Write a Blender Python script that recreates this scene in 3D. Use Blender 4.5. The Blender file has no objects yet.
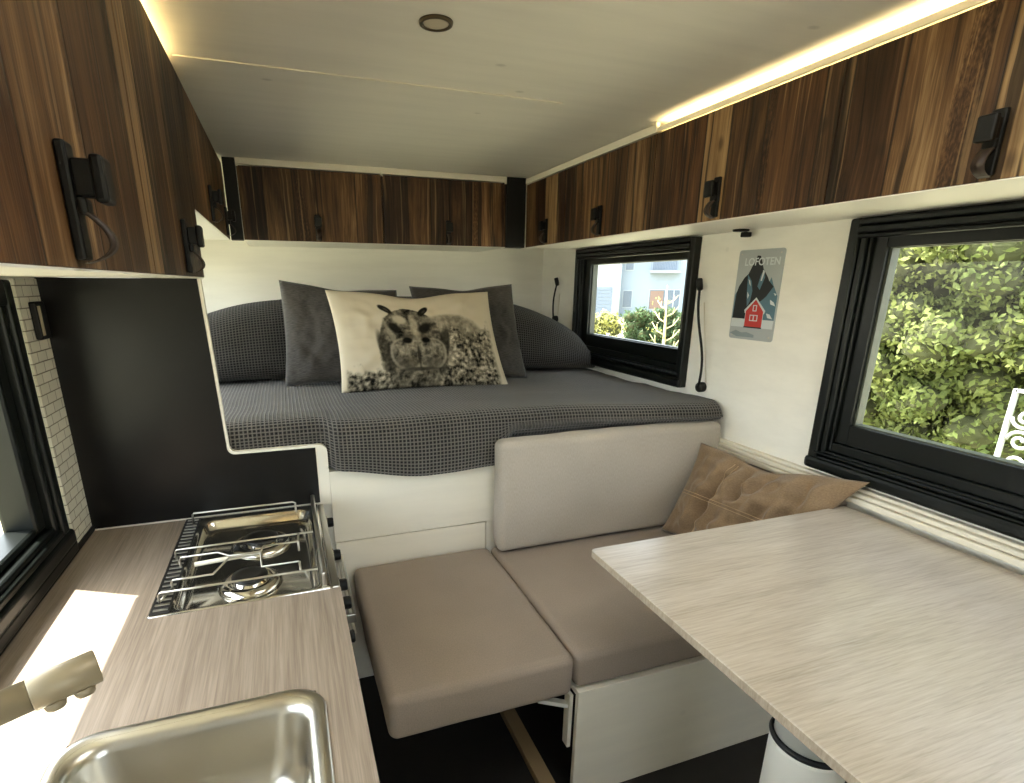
import bpy, bmesh, math, random
from mathutils import Vector, Matrix, noise
random.seed(7)
S = bpy.context.scene
COL = S.collection
PI = math.pi

# ------------------------------------------------------------------ materials
MATS = {}
def nmat(name):
    m = bpy.data.materials.new(name); m.use_nodes = True
    nt = m.node_tree; nt.nodes.clear()
    out = nt.nodes.new('ShaderNodeOutputMaterial')
    MATS[name] = m
    return m, nt, out
def N(nt, t, **kw):
    n = nt.nodes.new(t)
    for k, v in kw.items():
        if k.startswith('i_'):
            n.inputs[k[2:].replace('_', ' ')].default_value = v
        else:
            setattr(n, k, v)
    return n
def L(nt, a, b): nt.links.new(a, b)
def rgba(c): return (c[0], c[1], c[2], 1.0)
def srgb(r, g, b):
    f = lambda c: (c/255/12.92 if c/255 <= .04045 else ((c/255+.055)/1.055)**2.4)
    return (f(r), f(g), f(b))
def pbsdf(nt, out, color=(.8,.8,.8), rough=.5, metal=0., spec=.5, **kw):
    b = nt.nodes.new('ShaderNodeBsdfPrincipled')
    b.inputs['Base Color'].default_value = rgba(color)
    b.inputs['Roughness'].default_value = rough
    b.inputs['Metallic'].default_value = metal
    b.inputs['Specular IOR Level'].default_value = spec
    for k, v in kw.items(): b.inputs[k].default_value = v
    L(nt, b.outputs[0], out.inputs[0])
    return b
def ramp(nt, stops):
    r = nt.nodes.new('ShaderNodeValToRGB')
    el = r.color_ramp.elements
    while len(el) > len(stops): el.remove(el[-1])
    while len(el) < len(stops): el.new(.5)
    for e, (p, c) in zip(el, stops):
        e.position = p; e.color = rgba(c)
    return r
def mapping(nt, src, scale=(1,1,1), loc=(0,0,0)):
    m = nt.nodes.new('ShaderNodeMapping')
    m.inputs['Scale'].default_value = scale; m.inputs['Location'].default_value = loc
    L(nt, src, m.inputs['Vector'])
    return m.outputs[0]
def tc(nt, which='Object'):
    t = nt.nodes.new('ShaderNodeTexCoord'); return t.outputs[which]
def noisetex(nt, vec, scale=5., detail=4., rough=.5, dist=0.):
    n = nt.nodes.new('ShaderNodeTexNoise')
    n.inputs['Scale'].default_value = scale; n.inputs['Detail'].default_value = detail
    n.inputs['Roughness'].default_value = rough; n.inputs['Distortion'].default_value = dist
    L(nt, vec, n.inputs['Vector'])
    return n
def math_(nt, op, a, b=None, clamp=False):
    m = nt.nodes.new('ShaderNodeMath'); m.operation = op; m.use_clamp = clamp
    for i, v in enumerate((a, b)):
        if v is None: continue
        if isinstance(v, (int, float)): m.inputs[i].default_value = v
        else: L(nt, v, m.inputs[i])
    return m.outputs[0]
def mix(nt, fac, a, b, mode='MIX'):
    m = nt.nodes.new('ShaderNodeMix'); m.data_type = 'RGBA'; m.blend_type = mode
    if isinstance(fac, (int, float)): m.inputs['Factor'].default_value = fac
    else: L(nt, fac, m.inputs['Factor'])
    for nm, v in ((6, a), (7, b)):
        if isinstance(v, tuple): m.inputs[nm].default_value = rgba(v)
        else: L(nt, v, m.inputs[nm])
    return m.outputs[2]
def bump(nt, b, height, strength=.3, dist=.01):
    n = nt.nodes.new('ShaderNodeBump')
    n.inputs['Strength'].default_value = strength; n.inputs['Distance'].default_value = dist
    L(nt, height, n.inputs['Height']); L(nt, n.outputs[0], b.inputs['Normal'])

def simple(name, color, rough=.5, metal=0., spec=.5, nscale=0, namp=.1, bstr=0, **kw):
    m, nt, out = nmat(name)
    b = pbsdf(nt, out, color, rough, metal, spec, **kw)
    if nscale:
        v = tc(nt); n = noisetex(nt, v, nscale, 5)
        c = mix(nt, n.outputs[0], tuple(x*(1-namp) for x in color), tuple(min(1, x*(1+namp)) for x in color))
        L(nt, c, b.inputs['Base Color'])
        if bstr: bump(nt, b, n.outputs[0], bstr, .003)
    return m

def whitewash(name, base, knot=.35, dirx=(1.2, 14, 14), rough=.55):
    m, nt, out = nmat(name)
    b = pbsdf(nt, out, base, rough)
    v = tc(nt)
    n = noisetex(nt, mapping(nt, v, dirx), 2.2, 6, .6)
    r = ramp(nt, [(.3, tuple(x*.95 for x in base)), (.55, base), (.8, tuple(min(1, x*1.04) for x in base))])
    L(nt, n.outputs[0], r.inputs[0])
    vo = nt.nodes.new('ShaderNodeTexVoronoi'); vo.inputs['Scale'].default_value = 3.2
    L(nt, mapping(nt, v, (1, 1.6, 1.6)), vo.inputs['Vector'])
    k = ramp(nt, [(.0, (1,1,1)), (.035, (.6,.6,.6)), (.06, (0,0,0))]); L(nt, vo.outputs['Distance'], k.inputs[0])
    c = mix(nt, math_(nt, 'MULTIPLY', k.outputs[0], knot), r.outputs[0], tuple(x*.45 for x in base))
    L(nt, c, b.inputs['Base Color'])
    bump(nt, b, n.outputs[0], .06, .004)
    return m

def reclaimed(name, stops, seed=0., rough=.5):
    """vertical boards of mixed reclaimed timber, UV = metres along the run / up"""
    m, nt, out = nmat(name)
    b = pbsdf(nt, out, (.2,.1,.05), rough, 0, .3)
    uv = tc(nt, 'UV')
    sx = nt.nodes.new('ShaderNodeSeparateXYZ'); L(nt, uv, sx.inputs[0])
    z = sx.outputs[1]
    wob = noisetex(nt, mapping(nt, uv, (5, 2.2, 1)), 1., 3)
    u0 = math_(nt, 'ADD', sx.outputs[0], seed)
    u = math_(nt, 'ADD', u0, math_(nt, 'MULTIPLY', math_(nt, 'SUBTRACT', wob.outputs[0], .5), .035))
    w = math_(nt, 'MULTIPLY', u0, 7.5)
    v1 = nt.nodes.new('ShaderNodeTexVoronoi'); v1.voronoi_dimensions = '1D'; v1.inputs['Scale'].default_value = 1.
    L(nt, w, v1.inputs['W'])
    v2 = nt.nodes.new('ShaderNodeTexVoronoi'); v2.voronoi_dimensions = '1D'; v2.feature = 'DISTANCE_TO_EDGE'; v2.inputs['Scale'].default_value = 1.
    L(nt, w, v2.inputs['W'])
    sc = nt.nodes.new('ShaderNodeSeparateColor'); L(nt, v1.outputs['Color'], sc.inputs[0])
    def grain(fu, fz, off, det=4, rg=.6, dist=.3):
        cx = nt.nodes.new('ShaderNodeCombineXYZ')
        L(nt, math_(nt, 'MULTIPLY', u, fu), cx.inputs[0])
        L(nt, math_(nt, 'ADD', math_(nt, 'MULTIPLY', z, fz), math_(nt, 'MULTIPLY', sc.outputs[off % 3], 37.)), cx.inputs[1])
        L(nt, math_(nt, 'ADD', math_(nt, 'MULTIPLY', sc.outputs[(off+1) % 3], 20.), float(off)), cx.inputs[2])
        return noisetex(nt, cx.outputs[0], 1., det, rg, dist).outputs[0]
    g = grain(14., 1.1, 0, 6, .62, .8); f = grain(230., 7., 1, 3); md = grain(70., 2., 2, 4)
    ro = grain(190., 70., 4, 3); rm = grain(11., .5, 5, 1)
    t = math_(nt, 'ADD', math_(nt, 'MULTIPLY', g, 1.25), math_(nt, 'MULTIPLY', f, .42))
    t = math_(nt, 'ADD', t, math_(nt, 'MULTIPLY', md, .50))
    t = math_(nt, 'ADD', t, math_(nt, 'MULTIPLY', math_(nt, 'SUBTRACT', sc.outputs[2], .5), .46))
    rmask = ramp(nt, [(.60, (0,0,0)), (.66, (1,1,1))]); L(nt, rm, rmask.inputs[0])
    t = math_(nt, 'ADD', t, math_(nt, 'MULTIPLY', math_(nt, 'MULTIPLY', math_(nt, 'SUBTRACT', ro, .62), .8), rmask.outputs[0]))
    t = math_(nt, 'SUBTRACT', t, .56)
    r = ramp(nt, stops); L(nt, t, r.inputs[0])
    ck = ramp(nt, [(.60, (0,0,0)), (.635, (1,1,1))]); L(nt, grain(34., .8, 7, 3, .5), ck.inputs[0])
    li = ramp(nt, [(.60, (0,0,0)), (.67, (1,1,1))]); L(nt, grain(72., 1.4, 9, 3, .5), li.inputs[0])
    vk = nt.nodes.new('ShaderNodeTexVoronoi'); vk.inputs['Scale'].default_value = 1.
    L(nt, mapping(nt, uv, (7.5, 4.2, 1), (seed, 0, 0)), vk.inputs['Vector'])
    kn = ramp(nt, [(.0, (1,1,1)), (.06, (.7,.7,.7)), (.12, (0,0,0))]); L(nt, vk.outputs['Distance'], kn.inputs[0])
    e = ramp(nt, [(.0, (0,0,0)), (.030, (1,1,1))]); L(nt, v2.outputs['Distance'], e.inputs[0])
    red = mix(nt, math_(nt, 'MULTIPLY', sc.outputs[1], .55), r.outputs[0], (.80,.50,.36), 'MULTIPLY')
    c = mix(nt, math_(nt, 'MULTIPLY', li.outputs[0], .38), red, stops[-1][1])
    c = mix(nt, math_(nt, 'MULTIPLY', ck.outputs[0], .8), c, tuple(x*.7 for x in stops[0][1]))
    c = mix(nt, math_(nt, 'MULTIPLY', kn.outputs[0], .75), c, stops[0][1])
    c = mix(nt, e.outputs[0], tuple(x*.5 for x in stops[0][1]), c)
    L(nt, c, b.inputs['Base Color'])
    h = math_(nt, 'SUBTRACT', math_(nt, 'ADD', t, math_(nt, 'MULTIPLY', e.outputs[0], .6)), math_(nt, 'MULTIPLY', ck.outputs[0], .4))
    bump(nt, b, h, .4, .003)
    return m

def oak(name, stops, axis='Y', rough=.45, coat=0.):
    m, nt, out = nmat(name)
    b = pbsdf(nt, out, stops[1][1], rough)
    b.inputs['Coat Weight'].default_value = coat
    b.inputs['Coat Roughness'].default_value = .25
    v = tc(nt)
    s = (260, 6, 60) if axis == 'Y' else (12, 230, 60)
    n = noisetex(nt, mapping(nt, v, s), 1., 5, .6, .4)
    s2 = (22, 1.4, 8) if axis == 'Y' else (2, 16, 8)
    n2 = noisetex(nt, mapping(nt, v, s2), 1., 3, .5, .8)
    t = math_(nt, 'ADD', math_(nt, 'MULTIPLY', n.outputs[0], .65), math_(nt, 'MULTIPLY', n2.outputs[0], .35))
    r = ramp(nt, stops); L(nt, t, r.inputs[0]); L(nt, r.outputs[0], b.inputs['Base Color'])
    bump(nt, b, n.outputs[0], .05, .002)
    return m

def waffle(name, lo, hi, cell=.0128):
    m, nt, out = nmat(name)
    b = pbsdf(nt, out, hi, .9, 0, .15)
    b.inputs['Sheen Weight'].default_value = .25
    uv = tc(nt, 'UV')
    sx = nt.nodes.new('ShaderNodeSeparateXYZ'); L(nt, uv, sx.inputs[0])
    def ridge(o):
        fr = math_(nt, 'FRACT', math_(nt, 'MULTIPLY', o, 1/cell))
        return math_(nt, 'POWER', math_(nt, 'MULTIPLY', math_(nt, 'ABSOLUTE', math_(nt, 'SUBTRACT', fr, .5)), 2.), 2.2)
    h = math_(nt, 'MAXIMUM', ridge(sx.outputs[0]), ridge(sx.outputs[1]))
    nz = noisetex(nt, tc(nt), 3., 3)
    r = ramp(nt, [(.12, lo), (.75, hi)]); L(nt, h, r.inputs[0])  # yarn contrast of the weave, with pit shade put into the colour
    c = mix(nt, .35, r.outputs[0], nz.outputs[0], 'SOFT_LIGHT')
    L(nt, c, b.inputs['Base Color'])
    bump(nt, b, h, .9, .004)
    return m

def weave(name, a, c2, su=300, sv=300, rough=.95, bs=.25, blot=4., sheen=.2):
    m, nt, out = nmat(name)
    b = pbsdf(nt, out, a, rough, 0, .15)
    b.inputs['Sheen Weight'].default_value = sheen
    uv = tc(nt, 'UV')
    n = noisetex(nt, mapping(nt, uv, (su, sv, 1)), 1., 3, .6)
    n2 = noisetex(nt, mapping(nt, uv, (blot, blot, 1)), 1., 4)
    t = math_(nt, 'ADD', math_(nt, 'MULTIPLY', n.outputs[0], .6), math_(nt, 'MULTIPLY', n2.outputs[0], .4))
    r = ramp(nt, [(.3, a), (.7, c2)]); L(nt, t, r.inputs[0]); L(nt, r.outputs[0], b.inputs['Base Color'])
    bump(nt, b, n.outputs[0], bs, .002)
    return m

def emit(name, color, strength):
    m, nt, out = nmat(name)
    e = nt.nodes.new('ShaderNodeEmission'); e.inputs[0].default_value = rgba(color); e.inputs[1].default_value = strength
    L(nt, e.outputs[0], out.inputs[0]); return m

def glass(name, tint, refl=.06):
    m, nt, out = nmat(name)
    t = nt.nodes.new('ShaderNodeBsdfTransparent'); t.inputs[0].default_value = rgba(tint)
    g = nt.nodes.new('ShaderNodeBsdfGlossy'); g.inputs['Roughness'].default_value = .02
    fr = nt.nodes.new('ShaderNodeFresnel'); fr.inputs[0].default_value = 1.3
    mx = nt.nodes.new('ShaderNodeMixShader'); ge = nt.nodes.new('ShaderNodeNewGeometry')
    fac = math_(nt, 'MULTIPLY', fr.outputs[0], math_(nt, 'SUBTRACT', 1., ge.outputs['Backfacing']))
    L(nt, fac, mx.inputs[0]); L(nt, t.outputs[0], mx.inputs[1]); L(nt, g.outputs[0], mx.inputs[2])
    L(nt, mx.outputs[0], out.inputs[0]); return m

def leafmat(name, a, b_, scale=1.5):
    m, nt, out = nmat(name)
    b = pbsdf(nt, out, a, .7, 0, .2)
    n = noisetex(nt, tc(nt), scale, 5, .7)
    r = ramp(nt, [(.35, a), (.65, b_)]); L(nt, n.outputs[0], r.inputs[0])
    d = nt.nodes.new('ShaderNodeBsdfTranslucent')
    L(nt, r.outputs[0], b.inputs['Base Color']); L(nt, r.outputs[0], d.inputs[0])
    mx = nt.nodes.new('ShaderNodeMixShader'); mx.inputs[0].default_value = .35
    L(nt, b.outputs[0], mx.inputs[1]); L(nt, d.outputs[0], mx.inputs[2]); L(nt, mx.outputs[0], out.inputs[0])
    return m

WALL = whitewash('whitewashed_wall', srgb(245,242,233), .18, (1.2, 3, 9))
CEIL = whitewash('whitewashed_ceiling', srgb(229,225,213), .55, (1.0, 9, 9))
PANEL = whitewash('whitewashed_panel', srgb(232,226,210), .2, (1.2, 9, 9))
WHITE = simple('white_laminate', srgb(235,232,222), .4, nscale=3, namp=.03)
WHITE_EDGE = simple('white_edging', srgb(236,230,215), .45)
WOOD = reclaimed('reclaimed_wood', [(.18, srgb(26,14,8)), (.40, srgb(62,41,24)), (.62, srgb(98,72,45)), (.90, srgb(160,132,94))])
WORKTOP = oak('light_oak_laminate', [(.28, srgb(114,101,88)), (.5, srgb(145,131,116)), (.72, srgb(169,154,139))], 'Y', .45)
TABLE = oak('pale_oak_table', [(.28, srgb(158,146,131)), (.5, srgb(186,175,160)), (.72, srgb(205,196,184))], 'X', .30, .45)
PLYEDGE = oak('plywood_edge', [(.25, srgb(132,116,98)), (.5, srgb(164,149,130)), (.75, srgb(186,172,153))], 'X', .6)
FLOOR = simple('dark_floor', srgb(30,28,26), .6, nscale=30, namp=.3)
BLACKFACE = simple('black_laminate', srgb(9,8,7), .32, spec=.30, nscale=2, namp=.1)
BLACK = simple('black_metal', srgb(11,11,10), .5, spec=.35)
FRAME = simple('black_green_frame', srgb(11,15,13), .34, spec=.3)
SASHEDGE = simple('grey_sash_edge', srgb(84,88,78), .4)
RUBBER = simple('black_rubber', srgb(14,14,14), .6)
STEEL = simple('brushed_steel', srgb(200,196,186), .28, 1.)
CHROME = simple('polished_steel', srgb(215,212,204), .12, 1.)
BURNERCAP = simple('burner_cap', srgb(18,17,16), .35)
DARKVENT = simple('dark_vent', srgb(34,32,30), .5)
TAPMAT = simple('sand_tap', srgb(148,136,112), .42, .3)
LEATHER = simple('dark_leather', srgb(52,38,28), .55, nscale=60, namp=.3)
TRIMW = simple('cream_trim', srgb(228,221,204), .5, nscale=6, namp=.05)
LEGWHITE = simple('white_tube', srgb(226,224,214), .35)
WAFFLE = waffle('charcoal_waffle', srgb(34,33,32), srgb(112,107,101))
DARKPIL = weave('charcoal_ribbed', srgb(40,38,37), srgb(98,94,90), 45, 300, bs=.6)
SEATFAB = weave('taupe_seat_fabric', srgb(140,127,115), srgb(164,149,135), 260, 260, sheen=.1)
BACKFAB = weave('taupe_back_fabric', srgb(164,155,143), srgb(188,179,166), 90, 420)
BROWN = weave('brown_canvas', srgb(114,92,70), srgb(156,132,104), 240, 240, blot=7)
STITCH = simple('pale_thread', srgb(190,160,124), .8)
GLASS_R = glass('tinted_acrylic', (.93,.94,.93))
GLASS_L = glass('clear_acrylic', (.95,.96,.95))
LEDMAT = emit('warm_led', (1., .76, .36), 13.)
LAMPLENS = simple('frosted_lens', srgb(196,186,166), .4)
FLOORWOOD = simple('batten_wood', srgb(150,128,96), .6, nscale=9, namp=.15)

def opalmat():
    m, nt, out = nmat('added_hatch_opal')
    t = nt.nodes.new('ShaderNodeBsdfTranslucent'); t.inputs[0].default_value = (.40,.40,.39,1)
    d = nt.nodes.new('ShaderNodeBsdfDiffuse'); d.inputs[0].default_value = (.8,.8,.78,1)
    mx = nt.nodes.new('ShaderNodeMixShader'); mx.inputs[0].default_value = .25
    L(nt, t.outputs[0], mx.inputs[1]); L(nt, d.outputs[0], mx.inputs[2]); L(nt, mx.outputs[0], out.inputs[0]); return m
OPAL = opalmat()
def tilemat():
    m, nt, out = nmat('metro_tile')
    b = pbsdf(nt, out, (.8,.8,.75), .18)
    bt = nt.nodes.new('ShaderNodeTexBrick')
    bt.inputs['Scale'].default_value = 1.; bt.inputs['Brick Width'].default_value = .056; bt.inputs['Row Height'].default_value = .0265
    bt.inputs['Mortar Size'].default_value = .0016; bt.inputs['Mortar Smooth'].default_value = .4
    bt.inputs['Color1'].default_value = rgba(srgb(236,232,216)); bt.inputs['Color2'].default_value = rgba(srgb(226,222,206))
    bt.inputs['Mortar'].default_value = rgba(srgb(150,144,130))
    L(nt, tc(nt, 'UV'), bt.inputs['Vector']); L(nt, bt.outputs['Color'], b.inputs['Base Color'])
    inv = math_(nt, 'SUBTRACT', 1., bt.outputs['Fac']); bump(nt, b, inv, .8, .003)
    return m
TILE = tilemat()
def vcolmat():
    m, nt, out = nmat('printed_canvas')
    b = pbsdf(nt, out, (.8,.8,.8), .9, 0, .15)
    a = nt.nodes.new('ShaderNodeAttribute'); a.attribute_name = 'print'
    L(nt, a.outputs['Color'], b.inputs['Base Color'])
    n = noisetex(nt, mapping(nt, tc(nt, 'UV'), (350,350,1)), 1., 2); bump(nt, b, n.outputs[0], .2, .002)
    return m
PRINT = vcolmat()

# ------------------------------------------------------------------ geometry helpers
class MB:
    def __init__(self): self.bm = bmesh.new(); self.uv = self.bm.loops.layers.uv.new('UVMap')
    def _merge(self, b2, mat):
        me = bpy.data.meshes.new('tmp')
        for f in b2.faces: f.material_index = mat
        b2.to_mesh(me); b2.free(); self.bm.from_mesh(me); bpy.data.meshes.remove(me)
        self.uv = self.bm.loops.layers.uv.verify()
    def box(self, x0, x1, y0, y1, z0, z1, bev=0., mat=0, seg=2):
        b = bmesh.new(); bmesh.ops.create_cube(b, size=1.)
        for v in b.verts:
            v.co = Vector((x0 if v.co.x < 0 else x1, y0 if v.co.y < 0 else y1, z0 if v.co.z < 0 else z1))
        b.loops.layers.uv.new('UVMap')
        if bev: bmesh.ops.bevel(b, geom=list(b.edges), offset=bev, segments=seg, profile=.5, affect='EDGES')
        self._merge(b, mat); return self
    def obox(self, c, ax, half, bev=0., mat=0):
        """box about centre c along three unit axes"""
        b = bmesh.new(); bmesh.ops.create_cube(b, size=2.)
        b.loops.layers.uv.new('UVMap')
        for v in b.verts: v.co = Vector((v.co.x*half[0], v.co.y*half[1], v.co.z*half[2]))
        if bev: bmesh.ops.bevel(b, geom=list(b.edges), offset=bev, segments=2, profile=.5, affect='EDGES')
        c = Vector(c); A = [Vector(a) for a in ax]
        for v in b.verts: v.co = c + A[0]*v.co.x + A[1]*v.co.y + A[2]*v.co.z
        bmesh.ops.recalc_face_normals(b, faces=b.faces[:])
        self._merge(b, mat); return self
    def loft(self, loops, close=True, cap0=True, cap1=True, mat=0, smooth=True):
        R = [[self.bm.verts.new(p) for p in lp] for lp in loops]
        n = len(R[0])
        for a, b in zip(R[:-1], R[1:]):
            for i in range(n if close else n-1):
                j = (i+1) % n
                try:
                    f = self.bm.faces.new((a[i], a[j], b[j], b[i])); f.material_index = mat; f.smooth = smooth
                except ValueError: pass
        if cap0 and close:
            f = self.bm.faces.new(R[0][::-1]); f.material_index = mat
        if cap1 and close:
            f = self.bm.faces.new(R[-1]); f.material_index = mat
        return self
    def tube(self, pts, r, seg=10, mat=0, closed=False):
        pts = [Vector(p) for p in pts]; n = len(pts)
        rr = r if isinstance(r, (list, tuple)) else [r]*n
        loops = []; prev = None
        for i, p in enumerate(pts):
            if closed: t = pts[(i+1) % n]-pts[i-1]
            else: t = pts[min(i+1, n-1)]-pts[max(i-1, 0)]
            t.normalize()
            if prev is None:
                a = Vector((0,0,1)) if abs(t.z) < .9 else Vector((1,0,0))
                nrm = t.cross(a).normalized()
            else:
                nrm = (prev - t*prev.dot(t)).normalized()
            prev = nrm; bn = t.cross(nrm)
            loops.append([p + (nrm*math.cos(2*PI*k/seg)+bn*math.sin(2*PI*k/seg))*rr[i] for k in range(seg)])
        if closed: loops.append(loops[0][:])
        self.loft(loops, True, not closed, not closed, mat)
        return self
    def cyl(self, p0, p1, r0, r1=None, seg=24, mat=0, bev=0.):
        r1 = r0 if r1 is None else r1
        p0, p1 = Vector(p0), Vector(p1); t = (p1-p0); ln = t.length; t.normalize()
        a = Vector((0,0,1)) if abs(t.z) < .9 else Vector((1,0,0))
        nrm = t.cross(a).normalized(); bn = t.cross(nrm)
        st = [(0, r0), (ln, r1)] if not bev else [(0, r0-bev), (bev, r0), (ln-bev, r1), (ln, r1-bev)]
        self.loft([[p0 + t*d + (nrm*math.cos(2*PI*k/seg)+bn*math.sin(2*PI*k/seg))*r for k in range(seg)] for d, r in st], mat=mat)
        return self
    def lathe(self, c, prof, seg=32, mat=0, ax=None, cap0=True, cap1=True):
        """prof: (radius, height) about axis through c; ax = (u, v, w) axes"""
        c = Vector(c); u, v, w = [Vector(a) for a in (ax or ((1,0,0),(0,1,0),(0,0,1)))]
        self.loft([[c + (u*math.cos(2*PI*k/seg)+v*math.sin(2*PI*k/seg))*max(r, 1e-5) + w*h for k in range(seg)] for r, h in prof], mat=mat, cap0=cap0, cap1=cap1)
        return self
    def prism(self, poly, axis, d0, d1, mat=0):
        """polygon of 2-D points extruded along an axis ('x': (y,z), 'y': (x,z), 'z': (x,y))"""
        def P(p, d):
            return {'x': (d, p[0], p[1]), 'y': (p[0], d, p[1]), 'z': (p[0], p[1], d)}[axis]
        self.loft([[P(p, d0) for p in poly], [P(p, d1) for p in poly]], mat=mat, smooth=False)
        return self
    def ring(self, axis_x0, axis_x1, y0, y1, z0, z1, ws, wt, wb, bev=.003, mat=0, ws1=None):
        """rectangular frame standing in a plane of constant x, between x0 and x1"""
        x0, x1 = axis_x0, axis_x1; w1 = ws if ws1 is None else ws1
        self.box(x0, x1, y0, y0+ws, z0, z1, bev, mat); self.box(x0, x1, y1-w1, y1, z0, z1, bev, mat)
        self.box(x0+.0004, x1-.0004, y0+ws, y1-w1, z0, z0+wb, bev, mat); self.box(x0+.0004, x1-.0004, y0+ws, y1-w1, z1-wt, z1, bev, mat)
        return self
    def worlduv(self, fn):
        for f in self.bm.faces:
            for lp in f.loops: lp[self.uv].uv = fn(lp.vert.co, f.normal)
        return self
    def obj(self, name, mats, parent=None, smooth=False, fix=True):
        if fix: bmesh.ops.recalc_face_normals(self.bm, faces=self.bm.faces[:])
        me = bpy.data.meshes.new(name)
        if smooth:
            for f in self.bm.faces: f.smooth = True
        self.bm.to_mesh(me); self.bm.free()
        for m in (mats if isinstance(mats, (list, tuple)) else [mats]): me.materials.append(m)
        o = bpy.data.objects.new(name, me); COL.objects.link(o)
        if parent is not None: attach(o, parent)
        return o
def attach(o, parent):
    o.parent = parent
    o.matrix_parent_inverse = wm(parent).inverted()
def wm(o):
    m = o.matrix_basis.copy()
    if o.parent: m = wm(o.parent) @ o.matrix_parent_inverse @ m
    return m
def thing(name, label, cat, loc=(0,0,0), group=None):
    o = bpy.data.objects.new(name, None); o.empty_display_size = .05
    COL.objects.link(o); o.location = loc
    return tag(o, label, cat, group)
def tag(o, label, cat, group=None, kind=None):
    o['label'] = label; o['category'] = cat
    if group: o['group'] = group
    if kind: o['kind'] = kind
    return o
def struct(o, label=None, cat=None):
    o['kind'] = 'structure'
    if label: o['label'] = label
    if cat: o['category'] = cat
    return o
def rrect(x0, x1, y0, y1, r, z, n=8):
    pts = []
    for cx, cy, a0 in ((x1-r, y1-r, 0), (x0+r, y1-r, PI/2), (x0+r, y0+r, PI), (x1-r, y0+r, 1.5*PI)):
        for k in range(n+1):
            a = a0 + PI/2*k/n
            pts.append((cx+r*math.cos(a), cy+r*math.sin(a), z))
    return pts

# ------------------------------------------------------------------ dimensions of the cabin
XL, XR, YB, YF, ZC = -.595, 1.63, 3.45, -1.1, 1.985

# ------------------------------------------------------------------ the room
struct(MB().box(XL-.06, XR+.06, YF, YB+.06, -.05, 0).obj('floor', FLOOR), 'near-black floor of the camper cabin', 'floor')
m = MB()
HA = (.15, .95, .15, .95)
m.box(XL-.06, HA[0], YF, YB+.06, ZC, ZC+.05); m.box(HA[1], XR+.06, YF, YB+.06, ZC, ZC+.05)
m.box(HA[0], HA[1], YF, HA[2], ZC, ZC+.05); m.box(HA[0], HA[1], HA[3], YB+.06, ZC, ZC+.05)
struct(m.obj('ceiling', CEIL), 'whitewashed plywood ceiling of the camper cabin', 'ceiling')
def wall_with_holes(name, x0, x1, holes, label):
    m = MB(); y = YF
    for (h0, h1, z0, z1) in sorted(holes):
        m.box(x0, x1, y, h0, 0, ZC); m.box(x0, x1, h0, h1, 0, z0); m.box(x0, x1, h0, h1, z1, ZC); y = h1
    m.box(x0, x1, y, YB, 0, ZC)
    return struct(m.obj(name, WALL), label, 'wall')
NEARW = (.24, 1.25, .90, 1.60); FARW = (1.975, 2.90, 1.045, 1.60); LEFTW = (.10, 1.57, .82, 1.42); ADDEDW = (1.88, 3.33, 1.06, 1.60)
wall_with_holes('wall_right', XR, XR+.05, [NEARW, FARW], 'white cabin wall holding two windows')
wall_with_holes('wall_left', XL-.05, XL, [LEFTW, ADDEDW], 'white cabin wall behind the kitchen worktop')
struct(MB().box(XL, XR, YB, YB+.05, 0, ZC).obj('wall_back', WALL), 'white cabin wall behind the bed', 'wall')
m = MB(); m.box(XL, .0, YF, YF+.05, 0, ZC); m.box(.9, XR, YF, YF+.05, 0, ZC); m.box(.0, .9, YF, YF+.05, 1.60, ZC); m.box(.0, .9, YF, YF+.05, 0, .95)  # window opening added in the unseen end wall to let light in
struct(m.obj('wall_front', WALL), 'unseen cabin end wall with a window opening added for light', 'wall')
# added opal roof hatch over the standing area, unseen, to light the cabin
r = bpy.data.objects.new('window_added_roof', None); COL.objects.link(r); r.location = (.55, .55, ZC+.05); struct(r, 'unseen opal roof hatch added to light the cabin', 'roof hatch')
m = MB(); m.box(HA[0]-.03, HA[0]+.01, HA[2]-.03, HA[3]+.03, ZC+.051, ZC+.085, .004); m.box(HA[1]-.01, HA[1]+.03, HA[2]-.03, HA[3]+.03, ZC+.051, ZC+.085, .004)
m.box(HA[0]+.01, HA[1]-.01, HA[2]-.03, HA[2]+.01, ZC+.051, ZC+.085, .004); m.box(HA[0]+.01, HA[1]-.01, HA[3]-.01, HA[3]+.03, ZC+.051, ZC+.085, .004)
m.obj('added_hatch_frame', WHITE, r)
m = MB(); n_ = 10; V_ = {}
for i in range(n_+1):
    for j in range(n_+1):
        a_, b_ = -1+2*i/n_, -1+2*j/n_
        V_[i, j] = m.bm.verts.new((.55+a_*.41, .55+b_*.41, ZC+.086+.06*(1-a_**4)*(1-b_**4)))
for i in range(n_):
    for j in range(n_): m.bm.faces.new((V_[i,j], V_[i+1,j], V_[i+1,j+1], V_[i,j+1])).smooth = True
m.obj('added_opal_dome', OPAL, r)
# ceiling joint strips
struct(MB().box(-.2, .89, 1.775, 1.7825, ZC-.004, ZC-.0002, .001).obj('trim_1', TRIMW), 'thin pale joint strip across the ceiling', 'trim')
# ledge (cable duct) on the right wall under the near window
m = MB(); m.box(1.585, XR-.001, YF+.05, 1.775, .803, .822, .004); m.box(1.592, XR-.001, YF+.05, 1.775, .824, .838, .004); m.box(1.606, XR-.001, YF+.05, 1.775, .839, .85, .003)
struct(m.obj('trim_3', TRIMW), 'cream grooved ledge along the right wall beside the table', 'trim')
# tiles and black upstand beside the left window
m = MB(); m.box(XL, XL+.006, 1.642, 1.779, .757, 1.447)
m.worlduv(lambda c, n: (c.y, c.z))
struct(m.obj('trim_4', TILE), 'strip of white metro tiles between window and black panel', 'tiles')
struct(MB().box(XL, XL+.012, .02, 1.779, .741, .757, .002).obj('trim_5', BLACK), 'black upstand strip along the back of the worktop', 'trim')

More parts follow.
